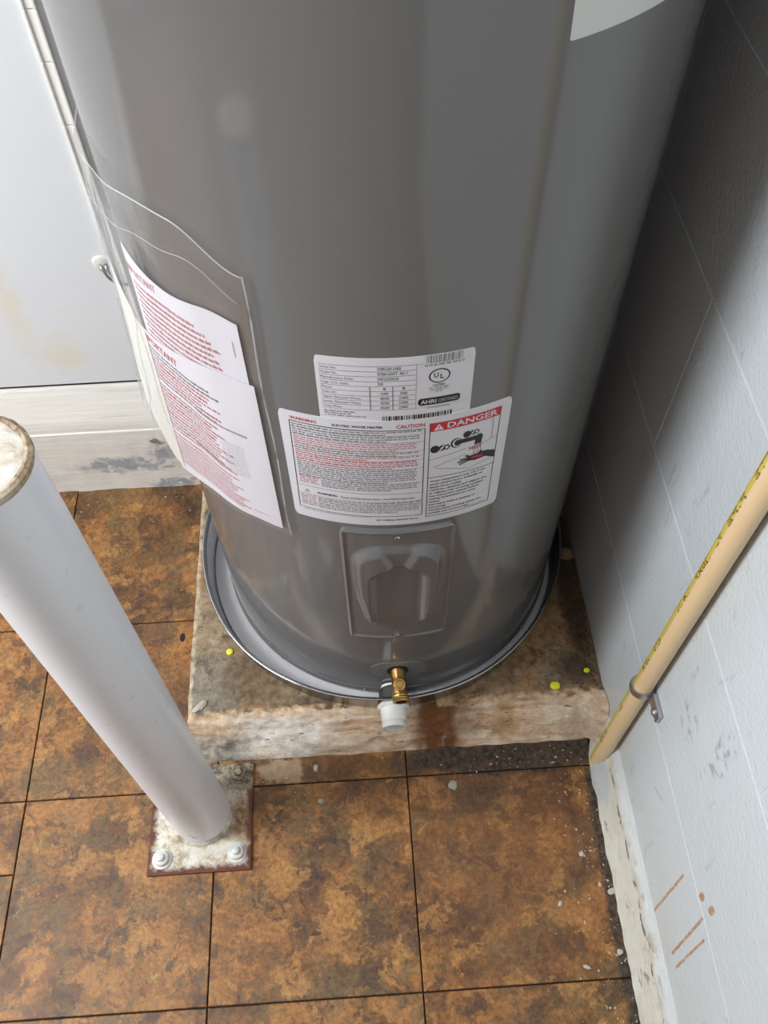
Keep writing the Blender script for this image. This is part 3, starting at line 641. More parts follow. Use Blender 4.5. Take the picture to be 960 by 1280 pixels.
def heater():
    t = empty('water_heater', (HC.x, HC.y, ZP+0.002), 'tall glossy grey cylindrical water heater standing in the round aluminium pan', 'water heater')
    lathe('jacket', [(R-0.004, 0.0895), (R, 0.0905), (R, 0.4), (R, 0.8), (R, 1.2), (R, 1.50), (R-0.004, 1.508), (0.02, 1.53)], 192, 'grey_enamel', t, HC)
    lathe('bottom_ring', [(R-0.012, 0.0830), (R-0.001, 0.0830), (R+0.0022, 0.0845), (R+0.0022, 0.0965), (R+0.0010, 0.0985), (R-0.001, 0.0985)], 160, 'grey_enamel_trim', t, HC)
    lathe('base', [(R-0.018, ZP+0.0022), (R-0.018, 0.084)], 96, 'dark_gap', t, HC)
    for u in (-0.052, 0.128, -0.20, 0.24):
        p = Vector(hmap(u, 0.0905, 0.002)); d = Vector((p.x-HC.x, p.y-HC.y, 0)).normalized()
        lathe('ring_screw', [(0.0034, -0.001), (0.0034, 0.0014), (0.0016, 0.0024)], 12, 'screw_steel', t, p, d)
    # embossed element cover
    def H(u, z):
        zc0, zc1 = 0.322, 0.532
        # signed distance to rounded rect
        def rr(u, z, cu, cz, hu, hz, r):
            dx = abs(u-cu)-(hu-r); dz = abs(z-cz)-(hz-r); return math.hypot(max(dx, 0), max(dz, 0))+min(max(dx, dz), 0)-r
        taper = 0.053-0.014*sstep(0.45-z, 0, 0.14)
        outer = rr(u, z, 0, (zc0+zc1)/2, taper, (zc1-zc0)/2, 0.034)
        inner = rr(u, z, 0, 0.375, 0.0285, 0.112, 0.026)
        h = 0.0110*sstep(-outer, -0.004, 0.010)*sstep(inner, -0.004, 0.009)
        notch = abs(u)-(0.010+0.010*sstep(z, 0.49, 0.53))
        h *= 1-0.55*sstep(-notch, -0.004, 0.006)*sstep(z, 0.478, 0.492)
        e = min(u+0.0675, 0.0675-u, z-0.288, 0.566-z)
        return h + 0.0022*(1-sstep(abs(e-0.0035), 0.0, 0.0035))
    c = sheet('access_cover', (-0.0675, 0.0675), 0.288, 0.566, 0.0, 'grey_enamel', t, 0.0038, 0.010, 108, 200, H)
    for z in (0.553, 0.2985):
        p = Vector(hmap(-0.002, z, 0.0045)); d = Vector((p.x-HC.x, p.y-HC.y, 0)).normalized()
        lathe('cover_screw', [(0.0040, -0.002), (0.0040, 0.0012), (0.0026, 0.0022), (0.0008, 0.0018)], 14, 'screw_steel', c, p, d)
    rnd = random.Random(5); pr = Print(lambda u, v, off: hmap(u, v, 0.0042+off), ['emboss_ink'])
    for k, wd in enumerate((0.040, 0.012, 0.038, 0.014, 0.036, 0.036, 0.012)):
        pr.words(-wd/2, wd/2, 0.352-k*0.0058, 0.0026, 'emboss_ink', rnd)
    pr.build('embossed_lettering', c)
    # drain valve and its escutcheon
    e = sheet('valve_escutcheon', (-0.042, 0.044), 0.138, 0.194, 0.0, 'grey_enamel_trim', t, 0.0010, 0.0278, 60, 40)
    p = Vector(hmap(-0.001, 0.166, 0.0012)); d = Vector((0, -1, 0))
    lathe('valve_hole', [(0.0165, -0.002), (0.0165, 0.0002)], 32, 'dark_gap', e, p, d)  # black disc on the surface, painted as the dark inside of the hole
    v = Vector((0.6025, 0.118, 0.1655)); ax = (0.03, -1, -0.10)
    b = lathe('drain_valve', [(0.0115, 0.0), (0.0115, 0.018), (0.0105, 0.0185), (0.0105, 0.0205), (0.0112, 0.022), (0.0114, 0.043), (0.0105, 0.0435), (0.0105, 0.0450), (0.0128, 0.0455), (0.0122, 0.0472), (0.0128, 0.0490), (0.0121, 0.0507), (0.0127, 0.0525), (0.0118, 0.0545), (0.0085, 0.0545), (0.0085, 0.041)], 40, 'brass', t, v, ax)
    q = v+Vector((0.001, -0.031, 0.0065))
    sc = lathe('valve_stem', [(0.0092, 0.0), (0.0092, 0.0042), (0.0085, 0.0048), (0.0074, 0.0048), (0.0072, 0.0040), (0.0060, 0.0042), (0.0050, 0.0056)], 28, 'brass', b, q, (0, -0.35, 1))
    # rating plate
    pl = sheet('rating_label', (-0.0748, 0.0702), 0.7505, 0.8400, 0.0, 'label_white', t, 0.00025, 0.004, 60, 12)
    pr = Print(lambda u, v, off: hmap(u, v, 0.00045+off), ['ink_black', 'ink_grey', 'ink_light', 'label_white'])
    n = 9; zt, zb = 0.8300, 0.7715
    for k in range(n+1):
        z = zt-(zt-zb)*k/n; pr.line((-0.0715, z), (0.0165, z), 0.0005, 'ink_grey')
    rows = ['Serial No.', 'Model No.', 'Manufacture Date', 'Cap. U.S. Gals.', 'Phase', 'Volts AC', 'Upper Element Watts', 'Lower Element Watts', 'Total Watts']
    wds = (0.016, 0.016, 0.030, 0.026, 0.010, 0.014, 0.036, 0.036, 0.018)
    for k, r_ in enumerate(rows):
        pr.text(r_, -0.0705, zt-(zt-zb)*(k+1)/n+0.0018, 0.0030, 'ink_grey', wds[k])
    for k, (v_, w_) in enumerate((('S38U30 HB0', 0.021), ('07M1304T 4811', 0.027), ('04/22/2020', 0.019), ('50', 0.005))):
        pr.text(v_, -0.0185, zt-(zt-zb)*(k+1)/n+0.0016, 0.0036, 'ink_grey', w_, True)
    for cu, vals in ((-0.0125, ('1', '240', '4500', '4500', '4500')), (0.0050, ('1', '208', '3380', '3380', '3380'))):
        for k, v_ in enumerate(vals):
            pr.text(v_, cu-0.0011*len(v_), zt-(zt-zb)*(k+5)/n+0.0017, 0.0034, 'ink_grey', 0.0022*len(v_), True)
    for u in (-0.0262, -0.0053): pr.rect(u, zb, u+0.0008, zt-(zt-zb)*4/n, 'ink_grey')
    pr.line((0.0165, zb), (0.0165, zt), 0.0006, 'ink_light'); pr.line((0.0165, zt), (0.066, zt-0.0005), 0.0004, 'ink_light'); pr.line((0.0165, zb), (0.066, zb), 0.0004, 'ink_light')
    rnd = random.Random(3)
    for k, wd in enumerate((0.030, 0.026, 0.040)): pr.words(-0.0700, -0.0700+wd, 0.7670-k*0.0030, 0.0017, 'ink_grey', rnd)
    u = -0.0150
    while u < 0.0520:
        w_ = rnd.choice((0.0006, 0.0010, 0.0018)); pr.rect(u, 0.7535, u+w_, 0.7625, 'ink_black'); u += w_+rnd.choice((0.0006, 0.0009, 0.0014))
    u = 0.0250
    while u < 0.0590:
        w_ = rnd.choice((0.0005, 0.0008, 0.0014)); pr.rect(u, 0.8300+(0 if (0.028 < u < 0.055) else 0.001), u+w_, 0.8396, 'ink_grey'); u += w_+rnd.choice((0.0005, 0.0008, 0.0012))
    pr.words(0.0240, 0.0600, 0.8262, 0.0024, 'ink_grey', rnd)
    pr.ell((0.0378, 0.8125), 0.0100, 0.0092, 'ink_black', 0.0, 28); pr.ell((0.0378, 0.8125), 0.0086, 0.0078, 'label_white', 0.0001, 28)
    pr.text('U', 0.0325, 0.8108, 0.0060, 'ink_black', 0.0042, True, 0.0002); pr.text('L', 0.0385, 0.8085, 0.0060, 'ink_black', 0.0036, True, 0.0002)
    pr.text('LISTED', 0.0322, 0.7992, 0.0026, 'ink_black', 0.011, True)
    for k, wd in enumerate((0.019, 0.016, 0.006)): pr.words(0.0378-wd/2, 0.0378+wd/2, 0.7964-k*0.0026, 0.0016, 'ink_grey', rnd)
    pr.rect(0.0215, 0.7742, 0.0560, 0.7840, 'ink_black'); pr.ell((0.0215, 0.7791), 0.0030, 0.0049, 'ink_black'); pr.ell((0.0560, 0.7791), 0.0030, 0.0049, 'ink_black')
    pr.text('AHRI', 0.0212, 0.7766, 0.0050, 'label_white', 0.0145, True, 0.0002); pr.text('CERTIFIED', 0.0372, 0.7768, 0.0042, 'ink_light', 0.0195, True, 0.0002)
    pr.text('ahridirectory.org', 0.0270, 0.7684+0.0008, 0.0024, 'ink_grey', 0.022)
    pr.build('rating_print', pl)
    # warning label
    wlb = sheet('warning_label', (-0.1188, 0.1166), 0.5735, 0.7560, 0.0003, 'label_white', t, 0.00025, 0.006, 90, 24)
    pr = Print(lambda u, v, off: hmap(u, v, 0.00075+off), ['ink_black', 'ink_grey', 'ink_light', 'ink_red', 'ink_pink', 'label_white'])
    pr.text('WARNING', -0.1070, 0.7450, 0.0042, 'ink_red', 0.0275, True); pr.text('ELECTRIC WATER HEATER', -0.0640, 0.7450, 0.0032, 'ink_black', 0.049, True); pr.text('CAUTION', -0.0020, 0.7438, 0.0052, 'ink_red', 0.0280, True)
    for a, b in (((-0.1078, 0.7425), (0.0262, 0.7405)), ((-0.1110, 0.5930), (0.0262, 0.5905)), ((-0.1078, 0.7425), (-0.1110, 0.5930)), ((0.0262, 0.7405), (0.0262, 0.5905))): pr.line(a, b, 0.0008, 'ink_black')
    rnd = random.Random(11)
    blocks = [(0.7385, 'g', 2, 1.0), (0.7310, 'g', 3, 0.97), (0.7195, 'p', 4, 0.95), (0.7050, 'g', 2, 0.97), (0.6980, 'p', 2, 0.98), (0.6905, 'P', 4, 0.97), (0.6760, 'g', 7, 0.96), (0.6515, 'm', 4, 0.97)]
    for z, kind, k, fl in blocks:
        pr.line((-0.1080, z+0.0028), (0.0258, z+0.0018), 0.0004, 'ink_grey')
        for j in range(k):
            col = {'g': 'ink_grey', 'p': 'ink_pink', 'P': 'ink_red', 'm': 'ink_grey'}[kind]
            if kind == 'P' and j % 2: col = 'ink_pink'
            f = fl if j < k-1 else rnd.uniform(0.55, 0.9)
            if kind == 'm': pr.words(-0.1060, -0.0850, z-j*0.00345, 0.0022, 'ink_pink', rnd)
            pr.words(-0.1060 if kind != 'm' else -0.082, 0.0245, z-0.0012-j*0.00345, 0.0022, col, rnd, f)
    pr.line((-0.1090, 0.6355), (0.0258, 0.6340), 0.0006, 'ink_grey')
    pr.poly([(-0.1030, 0.6235), (-0.0965, 0.6235), (-0.09975, 0.6295)], 'ink_light')
    pr.text('WARNING:', -0.0885, 0.6240, 0.0038, 'ink_black', 0.0230, True)
    pr.text('Cancer and Reproductive Harm - www.P65Warnings.ca.gov', -0.0620, 0.6235, 0.0034, 'ink_grey', 0.080, True)
    pr.line((-0.1095, 0.6205), (0.0258, 0.6190), 0.0004, 'ink_grey')
    for j in range(6): pr.words(-0.1075, -0.0900, 0.6170-j*0.0036, 0.0021, 'ink_pink' if j % 3 != 1 else 'ink_grey', rnd); pr.words(-0.0880, 0.0245, 0.6162-j*0.0036, 0.0022, 'ink_grey', rnd, 1.0 if j != 5 else 0.8)
    pr.words(-0.1060, -0.030, 0.5890, 0.0018, 'ink_light', rnd); pr.text('KEY: NOMINAL PRESSURE 150 P.S.I.', -0.024, 0.5830, 0.0026, 'ink_black', 0.047, True)
    # danger panel
    L0, L1 = 0.0312, 0.1050; zt, zb = 0.7465, 0.5845
    pr.rect(L0, 0.7335, L1, zt, 'ink_red', 0.0)
    pr.poly([(0.0350, 0.7352), (0.0450, 0.7352), (0.0400, 0.7445)], 'label_white', 0.0001); pr.text('!', 0.0393, 0.7362, 0.0055, 'ink_red', 0.0013, True, 0.0002)
    pr.text('DANGER', 0.0485, 0.7360, 0.0080, 'label_white', 0.0530, True, 0.0001)
    for a, b in (((L0, zt), (L0, zb)), ((L1, zt), (L1, zb)), ((L0, zb), (L1, zb)), ((L0, 0.6575), (L1, 0.6545))): pr.line(a, b, 0.0008, 'ink_black')
    def knob(u, z, s):
        pr.ell((u, z), 0.0048*s, 0.0060*s, 'ink_black'); 
        pr.ell((u+0.0072*s, z+0.0004), 0.0036*s, 0.0050*s, 'ink_black', 0, 6); pr.ell((u+0.0072*s, z+0.0004), 0.0012*s, 0.0040*s, 'label_white', 0.0001, 8, -0.5)
        pr.ell((u+0.0122*s, z+0.0006), 0.0038*s, 0.0046*s, 'ink_black', 0, 5); pr.ell((u+0.0122*s, z+0.0006), 0.0018*s, 0.0024*s, 'label_white', 0.0001, 8)
    knob(0.0372, 0.7050, 1.0); knob(0.0700, 0.7185, 0.85)
    pr.ell((0.0592, 0.7088), 0.0060, 0.0076, 'ink_black'); pr.ell((0.0598, 0.7088), 0.0046, 0.0062, 'label_white', 0.0001); pr.ell((0.0605, 0.7088), 0.0034, 0.0046, 'ink_black', 0.0002)
    pr.rect(0.0600, 0.7062, 0.0840, 0.7128, 'ink_black', 0.0002); pr.ell((0.0840, 0.7082), 0.0038, 0.0060, 'ink_black', 0.0002); pr.rect(0.0795, 0.6985, 0.0870, 0.7080, 'ink_black', 0.0002)
    for (a, b) in (((0.0808, 0.6980), (0.0790, 0.6810)), ((0.0830, 0.6980), (0.0835, 0.6800)), ((0.0855, 0.6980), (0.0885, 0.6810))): pr.line(a, b, 0.0010, 'ink_light', 0.0002)
    pr.text('HOT', 0.0740, 0.6915, 0.0052, 'ink_red', 0.0140, True, 0.0004)
    for a, b in (((0.0975, 0.7330), (0.0985, 0.7000)), ((0.0985, 0.7000), (L1, 0.7010)), ((0.0985, 0.7000), (0.0870, 0.6960)), ((L0, 0.6880), (0.0700, 0.6960)), ((0.0380, 0.6760), (0.0700, 0.6860)), ((0.0380, 0.6760), (0.0400, 0.6725)), ((0.0400, 0.6725), (0.0760, 0.6600)), ((0.0760, 0.6600), (L1, 0.6680))): pr.line(a, b, 0.0006, 'ink_grey')
    # hand held under the tap
    pr.poly([(0.0730, 0.6740), (0.0820, 0.6715), (0.0930, 0.6730), (0.1042, 0.6660), (0.1042, 0.6780), (0.0940, 0.6825), (0.0860, 0.6830), (0.0750, 0.6810)], 'ink_black', 0.0003)
    for a, b, w_ in (((0.0760, 0.6790), (0.0710, 0.6835), 0.0026), ((0.0750, 0.6785), (0.0645, 0.6785), 0.0018), ((0.0750, 0.6765), (0.0625, 0.6745), 0.0018), ((0.0760, 0.6745), (0.0645, 0.6705), 0.0017), ((0.0880, 0.6815), (0.0870, 0.6855), 0.0024)): pr.line(a, b, w_, 'ink_black', 0.0003)
    pr.poly([(0.0760, 0.6765), (0.0900, 0.6750), (0.0905, 0.6790), (0.0780, 0.6800)], 'ink_red', 0.0005)
    txt = ['Water temperature over 125 F can', 'cause severe burns instantly or', 'death from scalds.', 'Children, disabled and elderly are', 'at highest risk of being scalded.', 'See instruction manual before', 'setting temperature at water', 'heater.', 'Feel water before bathing or', 'showering.', 'Temperature limiting valves are', 'available and recommended.']
    wd = [0.062, 0.060, 0.036, 0.065, 0.062, 0.057, 0.054, 0.013, 0.054, 0.020, 0.062, 0.048]
    for k, (s_, w_) in enumerate(zip(txt, wd)): pr.text(s_, 0.0335, 0.6490-k*0.00545, 0.0030, 'ink_black', w_, True)
    pr.words(0.075, 0.101, 0.5868, 0.0016, 'ink_light', rnd)
    pr.build('warning_print', wlb)
    # energy guide corner higher up
    up = sheet('upper_label', (0.1145, 0.2250), 1.0945, 1.32, 0.0, 'label_white_dim', t, 0.00025, 0.003, 40, 10)
    pr = Print(lambda u, v, off: hmap(u, v, 0.0005+off), ['ink_grey', 'ink_black'])
    pr.rect(0.145, 1.133, 0.160, 1.136, 'ink_grey'); pr.build('upper_print', up)
heater()

# ---------------------------------------------------------------- document pouch
def pouch_r(th, v, extra=0.0):
    """th in degrees (negative = left), v 0 bottom..1 top"""
    s = -th
    b = sstep(s, 48, 88)
    r = R + 0.0022 + b*(0.034*max(0, 1-v)**1.1+0.004) + 0.004*math.sin((s-27)/63*PI)*(0.6+0.4*(1-v))
    r += 0.0030*noise.noise(Vector((th*0.10, v*2.2, 1.3)))*sstep(s, 27, 40)
    return r + extra
def pmap(z0, z1, extra):
    def f(th, z, off=0.0):
        v = (z-z0)/(z1-z0); r = pouch_r(th, v, extra+off); a = math.radians(th)
        return (HC.x+r*math.sin(a), HC.y-r*math.cos(a), z)
    return f
def psheet(name, th0, th1, zf0, zf1, extra, mat, parent, thick=0.0003, nu=50, nz=44):
    f = pmap(0.52, 0.945, extra); vs = []; fs = []
    for side in (0, 1):
        for i in range(nu+1):
            th = th0+(th1-th0)*i/nu
            for j in range(nz+1):
                a, b = zf0(th), zf1(th); z = a+(b-a)*j/nz; vs.append(f(th, z, thick if side else 0))
    N = (nu+1)*(nz+1)
    for i in range(nu):
        for j in range(nz):
            a = i*(nz+1)+j; q = (a, a+nz+1, a+nz+2, a+1); fs.append(q); fs.append(tuple(x+N for x in q[::-1]))
    ring = [i*(nz+1) for i in range(nu+1)]+[nu*(nz+1)+j for j in range(1, nz+1)]+[i*(nz+1)+nz for i in range(nu-1, -1, -1)]+[j for j in range(nz-1, 0, -1)]
    for a, b in zip(ring, ring[1:]+ring[:1]): fs.append((b, a, a+N, b+N))
    bm = bmesh.new(); bv = [bm.verts.new(v) for v in vs]
    for q in fs: bm.faces.new([bv[i] for i in q])
    return from_bm(name, bm, mat, parent, True, 60)
def pouch():
    base = Vector((HC.x-R*math.sin(math.radians(58)), HC.y-R*math.cos(math.radians(58))-0.01, 0.52))
    t = empty('document_pouch', base, 'clear plastic document pouch hanging on the left side of the grey heater', 'plastic pouch')
    bot = lambda th: 0.529-0.010*sstep(-th, 30, 60)+0.012*sstep(-th, 62, 90)
    top = lambda th: 0.917+0.027*sstep(-th, 26.5, 40)+0.006*math.sin(th*0.11)-0.022*sstep(-th, 60, 90)
    psheet('front_film', -26.5, -89, bot, top, 0.0040, 'film', t, 0.0002)
    psheet('back_film', -26.5, -89, bot, lambda th: top(th)-0.030-0.012*sstep(-th, 40, 60), -0.0006, 'film', t, 0.0002)
    # welded seam along the right edge and top hem
    f = pmap(0.52, 0.945, 0.0030)
    tube('side_seam', [f(-26.3-(0.25*math.sin(k*0.5)), 0.527+(0.917-0.527)*k/24) for k in range(25)], 0.0009, 'film_edge', t, 6)
    tube('top_hem', [f(-26.5-62*k/40, top(-26.5-62*k/40)) for k in range(41)], 0.0007, 'film_edge', t, 6)
    f2 = pmap(0.52, 0.945, 0.0036)
    tube('inner_crease', [f2(-28-50*k/40, top(-28-50*k/40)-0.032-0.014*sstep(28+50*k/40, 36, 60)+0.003*math.sin(k*0.4)) for k in range(41)], 0.0005, 'film_edge', t, 6)
    rnd = random.Random(21)
    # upper sheet
    a = empty('manual_sheet', base+Vector((0.01, 0, 0.06)), 'white printed sheet, upper one of the two inside the clear pouch', 'paper')
    psheet('page', -29.6, -60, lambda th: 0.60, lambda th: 0.858+0.012*sstep(-th, 50, 62)+0.003*math.sin(th*.3), 0.0006, 'paper', a, 0.0003)
    pf = pmap(0.52, 0.945, 0.0011)
    pr = Print(lambda u, v, off: pf(u/0.285*57.2958, v, off), ['ink_pink', 'ink_red', 'ink_grey', 'ink_light'])
    U = lambda deg: deg*math.pi/180*0.285
    pr.text('IMPORTANT', U(-60), 0.842, 0.0085, 'ink_pink', 0.050, True)
    for k in range(11):
        e = [-40, -38, -36.5, -35, -37, -36, -35.5, -36, -38, -37, -36][k]
        pr.words(U(-58.5), U(e), 0.8300-k*0.0078, 0.0046, 'ink_pink', rnd)
    pr.words(U(-42), U(-35.5), 0.762, 0.004, 'ink_pink', rnd); pr.rect(U(-31.6), 0.812, U(-31.3), 0.832, 'ink_light')
    pr.build('page_print', a)
    # lower sheet in front
    b = empty('manual_sheet', base+Vector((0.01, 0, 0.0)), 'white printed instruction sheet in front, lower one of the two inside the clear pouch', 'paper')
    zt = lambda th: 0.781-0.020*sstep(-th, 36, 62); zb = lambda th: 0.534-0.010*sstep(-th, 30, 60)
    psheet('page', -28.4, -62, zb, zt, 0.0018, 'paper', b, 0.0003)
    psheet('folded_flap', -60.5, -74, lambda th: 0.530+0.060*sstep(-th, 61, 74), lambda th: 0.758+0.050*sstep(-th, 60, 74), 0.0024, 'paper_cream', b, 0.0003)
    for th0, th1, z0_, z1_ in ((-60.5, -66, 0.56, 0.90), (-68, -78, 0.60, 0.92), (-72, -64, 0.55, 0.78), (-80, -86, 0.56, 0.86)):
        tube('film_fold', [f((th0+(th1-th0)*k/16)+0.8*math.sin(k*0.7+th0), z0_+(z1_-z0_)*k/16) for k in range(17)], [0.0003+0.0011*math.sin(PI*k/16) for k in range(17)], 'film_edge', t, 6)
    pf2 = pmap(0.52, 0.945, 0.0023)
    pr = Print(lambda u, v, off: pf2(u/0.285*57.2958, v, off), ['ink_pink', 'ink_red', 'ink_grey', 'ink_light'])
    pr.text('IMPORTANT', U(-62), 0.7470, 0.0095, 'ink_red', 0.062, True)
    z = 0.738
    for k in range(32):
        if k in (8, 20): z -= 0.004
        sm = k > 20
        e = rnd.uniform(-45, -38) if not sm else rnd.uniform(-42, -36)
        col = 'ink_grey' if k in (0, 1, 7, 17, 24) else ('ink_red' if k % 3 == 0 else 'ink_pink')
        pr.words(U(-60.5), U(e), z, 0.0040 if not sm else 0.0030, col, rnd); z -= 0.0066 if not sm else 0.0050
    pr.rect(U(-47), 0.690, U(-33), 0.6935, 'ink_light'); pr.rect(U(-52), 0.612, U(-40), 0.6150, 'ink_light')
    for k in range(14): pr.words(U(-41), U(-34.5), 0.668-k*0.0042, 0.0012, 'ink_light', rnd)
    pr.words(U(-36), U(-32), 0.549, 0.0016, 'ink_pink', rnd)
    pr.build('page_print', b)
pouch()

# ---------------------------------------------------------------- bollard
def bollard():
    t = empty('steel_bollard', (0.2835, -0.044, 0), 'white painted steel post with flaking top bolted to the tiles left of the pad', 'post')
    b0 = Vector((0.284, -0.040, 0.005)); b1 = Vector((0.284, -0.022, 0.897)); ax = b1-b0; L = ax.length
    bm = bmesh.new(); bm_box(bm, (0.2045, -0.1265, 0.0), (0.3625, 0.0375, 0.0065), 0.0012); pl = from_bm('base_plate', bm, 'plate_paint', t)
    lathe('weld_bead', [(0.0450, 0.000), (0.0492, 0.002), (0.0480, 0.0065), (0.0452, 0.010)], 48, 'plate_paint', t, b0, ax, close=False, wob=lambda k, a, r, h: (r+0.0012*noise.noise(Vector((math.cos(a)*6, math.sin(a)*6, k))), h))
    lathe('pole', [(0.0450, 0.0), (0.0450, 0.3), (0.0450, 0.6), (0.0450, L-0.004)], 64, 'post_paint', t, b0, ax, wob=lambda k, a, r, h: (r, h))
    lathe('rim', [(0.0452, L-0.006), (0.0462, L-0.003), (0.0460, L+0.001), (0.0430, L+0.0028), (0.0400, L+0.0015)], 64, 'rim_paint', t, b0, ax, close=False, wob=lambda k, a, r, h: (r+0.0006*noise.noise(Vector((math.cos(a)*9, math.sin(a)*9, k))), h))
    lathe('cap', [(0.0405, L-0.002), (0.0400, L+0.0012), (0.0330, L+0.0030), (0.0230, L+0.0012), (0.0120, L+0.0030), (0.002, L+0.0030)], 64, 'cap_paint', t, b0, ax, wob=lambda k, a, r, h: (r, h+0.0012*noise.noise(Vector((math.cos(a)*r*150, math.sin(a)*r*150, k)))))
    for (x, y) in ((0.2265, -0.1035), (0.3405, -0.1010), (0.3400, 0.0190), (0.2270, 0.0175)):
        b = lathe('anchor_bolt', [(0.0150, 0.0065), (0.0150, 0.0088), (0.0120, 0.0092), (0.0112, 0.0092), (0.0108, 0.0165), (0.0085, 0.0175), (0.0056, 0.0176), (0.0054, 0.0235), (0.0035, 0.0245)], 24, 'bolt_paint' if y < 0 else 'plate_paint', t, (x, y, 0), auto=30)
        b['label'] = 'paint-coated anchor bolt' if y < 0 else 'mortar-covered anchor bolt'
bollard()

# ---------------------------------------------------------------- gas/water pipe and clamp
PX, PY, PRAD = XR-0.0155, 0.006, 0.0130
def pipe():
    t = empty('plastic_pipe', (PX, PY, 0.0), 'cream plastic water pipe with printed yellow stripe running up the block wall', 'pipe')
    z0, z1 = 0.004, 2.48
    lathe('pipe_tube', [(PRAD, z0), (PRAD, 0.4), (PRAD, 0.8), (PRAD, 1.2), (PRAD, 1.6), (PRAD, z1)], 40, 'cpvc', t, (PX, PY, 0))
    # stripe: sector facing up the wall
    A0, A1 = math.radians(140), math.radians(186)
    def f(u, v, off):   # u runs down the pipe, v across the stripe
        a = A1-(v)/PRAD; a = math.radians(159)+(v)/PRAD; r = PRAD+0.00012+off; return (PX+r*math.cos(a), PY+r*math.sin(a), 1.25-u)
    vs = []; fs = []; N = 90; K = 6
    for i in range(N+1):
        z = z0+(1.6-z0)*i/N; wdt = 1.0+0.12*noise.noise(Vector((z*9, 0, 0)))
        for j in range(K+1):
            a = (A0+A1)/2+(A1-A0)/2*wdt*(2*j/K-1); r = PRAD+0.00012
            vs.append((PX+r*math.cos(a), PY+r*math.sin(a), z))
    for i in range(N):
        for j in range(K): a = i*(K+1)+j; fs.append((a, a+1, a+K+2, a+K+1))
    mesh('stripe', vs, fs, 'stripe_yellow', t, True)
    def g(u, v, off):
        a = math.radians(172)-(v-0.002)/PRAD*1.0; r = PRAD+0.00025+off
        a = math.radians(174)+(0.0025-v)/PRAD
        return (PX+r*math.cos(a), PY+r*math.sin(a), 1.0-u)
    pr = Print(g, ['stripe_ink'])
    for s_, u0, w_ in (('UTTE', 0.165, 0.055), ('PIPE', 0.245, 0.050), ('PL', 0.315, 0.016), ('120MP', 0.352, 0.048), ('1.4 IN', 0.425, 0.045), ('CTS', 0.545, 0.03), ('ASTM', 0.598, 0.035), ('UTTE', 0.08, 0.05), ('1', 0.69, 0.006), ('ZL', 0.752, 0.02), ('PIPE', 0.86, 0.045)):
        pr.text(s_, u0, -0.001, 0.0062, 'stripe_ink', w_, True)
    pr.build('stripe_print', t)['kind'] = 'stuff'
    # wrap clamp
    c = empty('pipe_clamp', (XR, PY, 0.308), 'grey steel clamp holding the cream pipe to the block wall', 'clamp')
    tilt = Vector((0.0, 0.10, 1)).normalized()
    lathe('band', [(PRAD+0.0002, -0.0065), (PRAD+0.0028, -0.0065), (PRAD+0.0034, -0.0035), (PRAD+0.0034, 0.0035), (PRAD+0.0028, 0.0065), (PRAD+0.0002, 0.0065)], 40, 'clamp_steel', c, (PX, PY, 0.310), tilt, close=False)
    bm = bmesh.new(); bm_box(bm, (XR-0.0065, PY-0.046, 0.296), (XR-0.0005, PY-0.012, 0.318), 0.0022); from_bm('ear', bm, 'clamp_steel', c)
    lathe('ear_screw', [(0.0062, 0.0), (0.0062, 0.0022), (0.0040, 0.0040), (0.0012, 0.0036)], 16, 'clamp_steel', c, (XR-0.0063, PY-0.0345, 0.307), (-1, 0, 0))
pipe()

# ---------------------------------------------------------------- small things
def caulk_and_wire():
    t = empty('bent_wire_hook', (0.195, YB, 0.535), 'bent grey wire hook in cream caulk on the white wall beside the pouch', 'hook')
    bm = bmesh.new(); bmesh.ops.create_icosphere(bm, subdivisions=3, radius=1.0)
    for v in bm.verts: v.co = Vector((0.202+v.co.x*0.014, YB-0.0005+v.co.y*0.005, 0.548+v.co.z*0.014))+v.co*0.0
    for v in bm.verts: v.co += Vector((1, 0, 1))*0.003*noise.noise(v.co*90)
    from_bm('caulk_dab', bm, 'paper_cream', t, True)
    for k in range(2):
        dx = 0.007*k
        tube('wire', [(0.200+dx, YB-0.004, 0.548), (0.202+dx, YB-0.009, 0.545), (0.207+dx, YB-0.012, 0.532), (0.214+dx, YB-0.011, 0.519), (0.224+dx, YB-0.008, 0.511)], 0.0021, 'clamp_steel', t, 8)
caulk_and_wire()
def lump(name, loc, size, mat, seed, flatn=0.5):
    bm = bmesh.new(); bmesh.ops.create_icosphere(bm, subdivisions=2, radius=1.0); lo = 9
    for v in bm.verts:
        n_ = noise.noise(v.co*1.7+Vector((seed*3.1, seed, 0))); c = v.co*(1+0.45*n_)
        v.co = Vector((c.x*size[0], c.y*size[1], c.z*size[2]))
        lo = min(lo, v.co.z)
    rot = Matrix.Rotation(seed*1.3, 3, 'Z')
    for v in bm.verts: q = rot @ v.co; v.co = Vector((loc[0]+q.x, loc[1]+q.y, loc[2]+q.z-lo))
    return from_bm(name, bm, mat, None, False)
tag(lump('stone_shard', (0.917, 0.352, 0.0700), (0.014, 0.014, 0.005), 'stone', 1), 'flat tan stone shard on the pad between the pan and the block wall', 'stone')
tag(lump('stone_chip', (0.800, 0.137, 0.0700), (0.008, 0.008, 0.003), 'stone', 2), 'small tan stone chip on the pad in front of the pan, near its front edge', 'stone')
tag(lump('mortar_crumb', (0.283, 0.112, 0.0690), (0.014, 0.006, 0.003), 'paint_chip_white', 3), 'crumbled mortar lump on the front left corner of the concrete pad', 'mortar crumb')
def disc(name, loc, r, h, label, el=1.0):
    prof = [(r, 0), (r, h*0.7), (r*0.8, h)]
    o = lathe(name, prof, 16, 'yellow_plastic', None, loc, wob=lambda k, a, rr, hh: (rr*(1+(el-1)*abs(math.cos(a))), hh)); return tag(o, label, 'plastic tab')
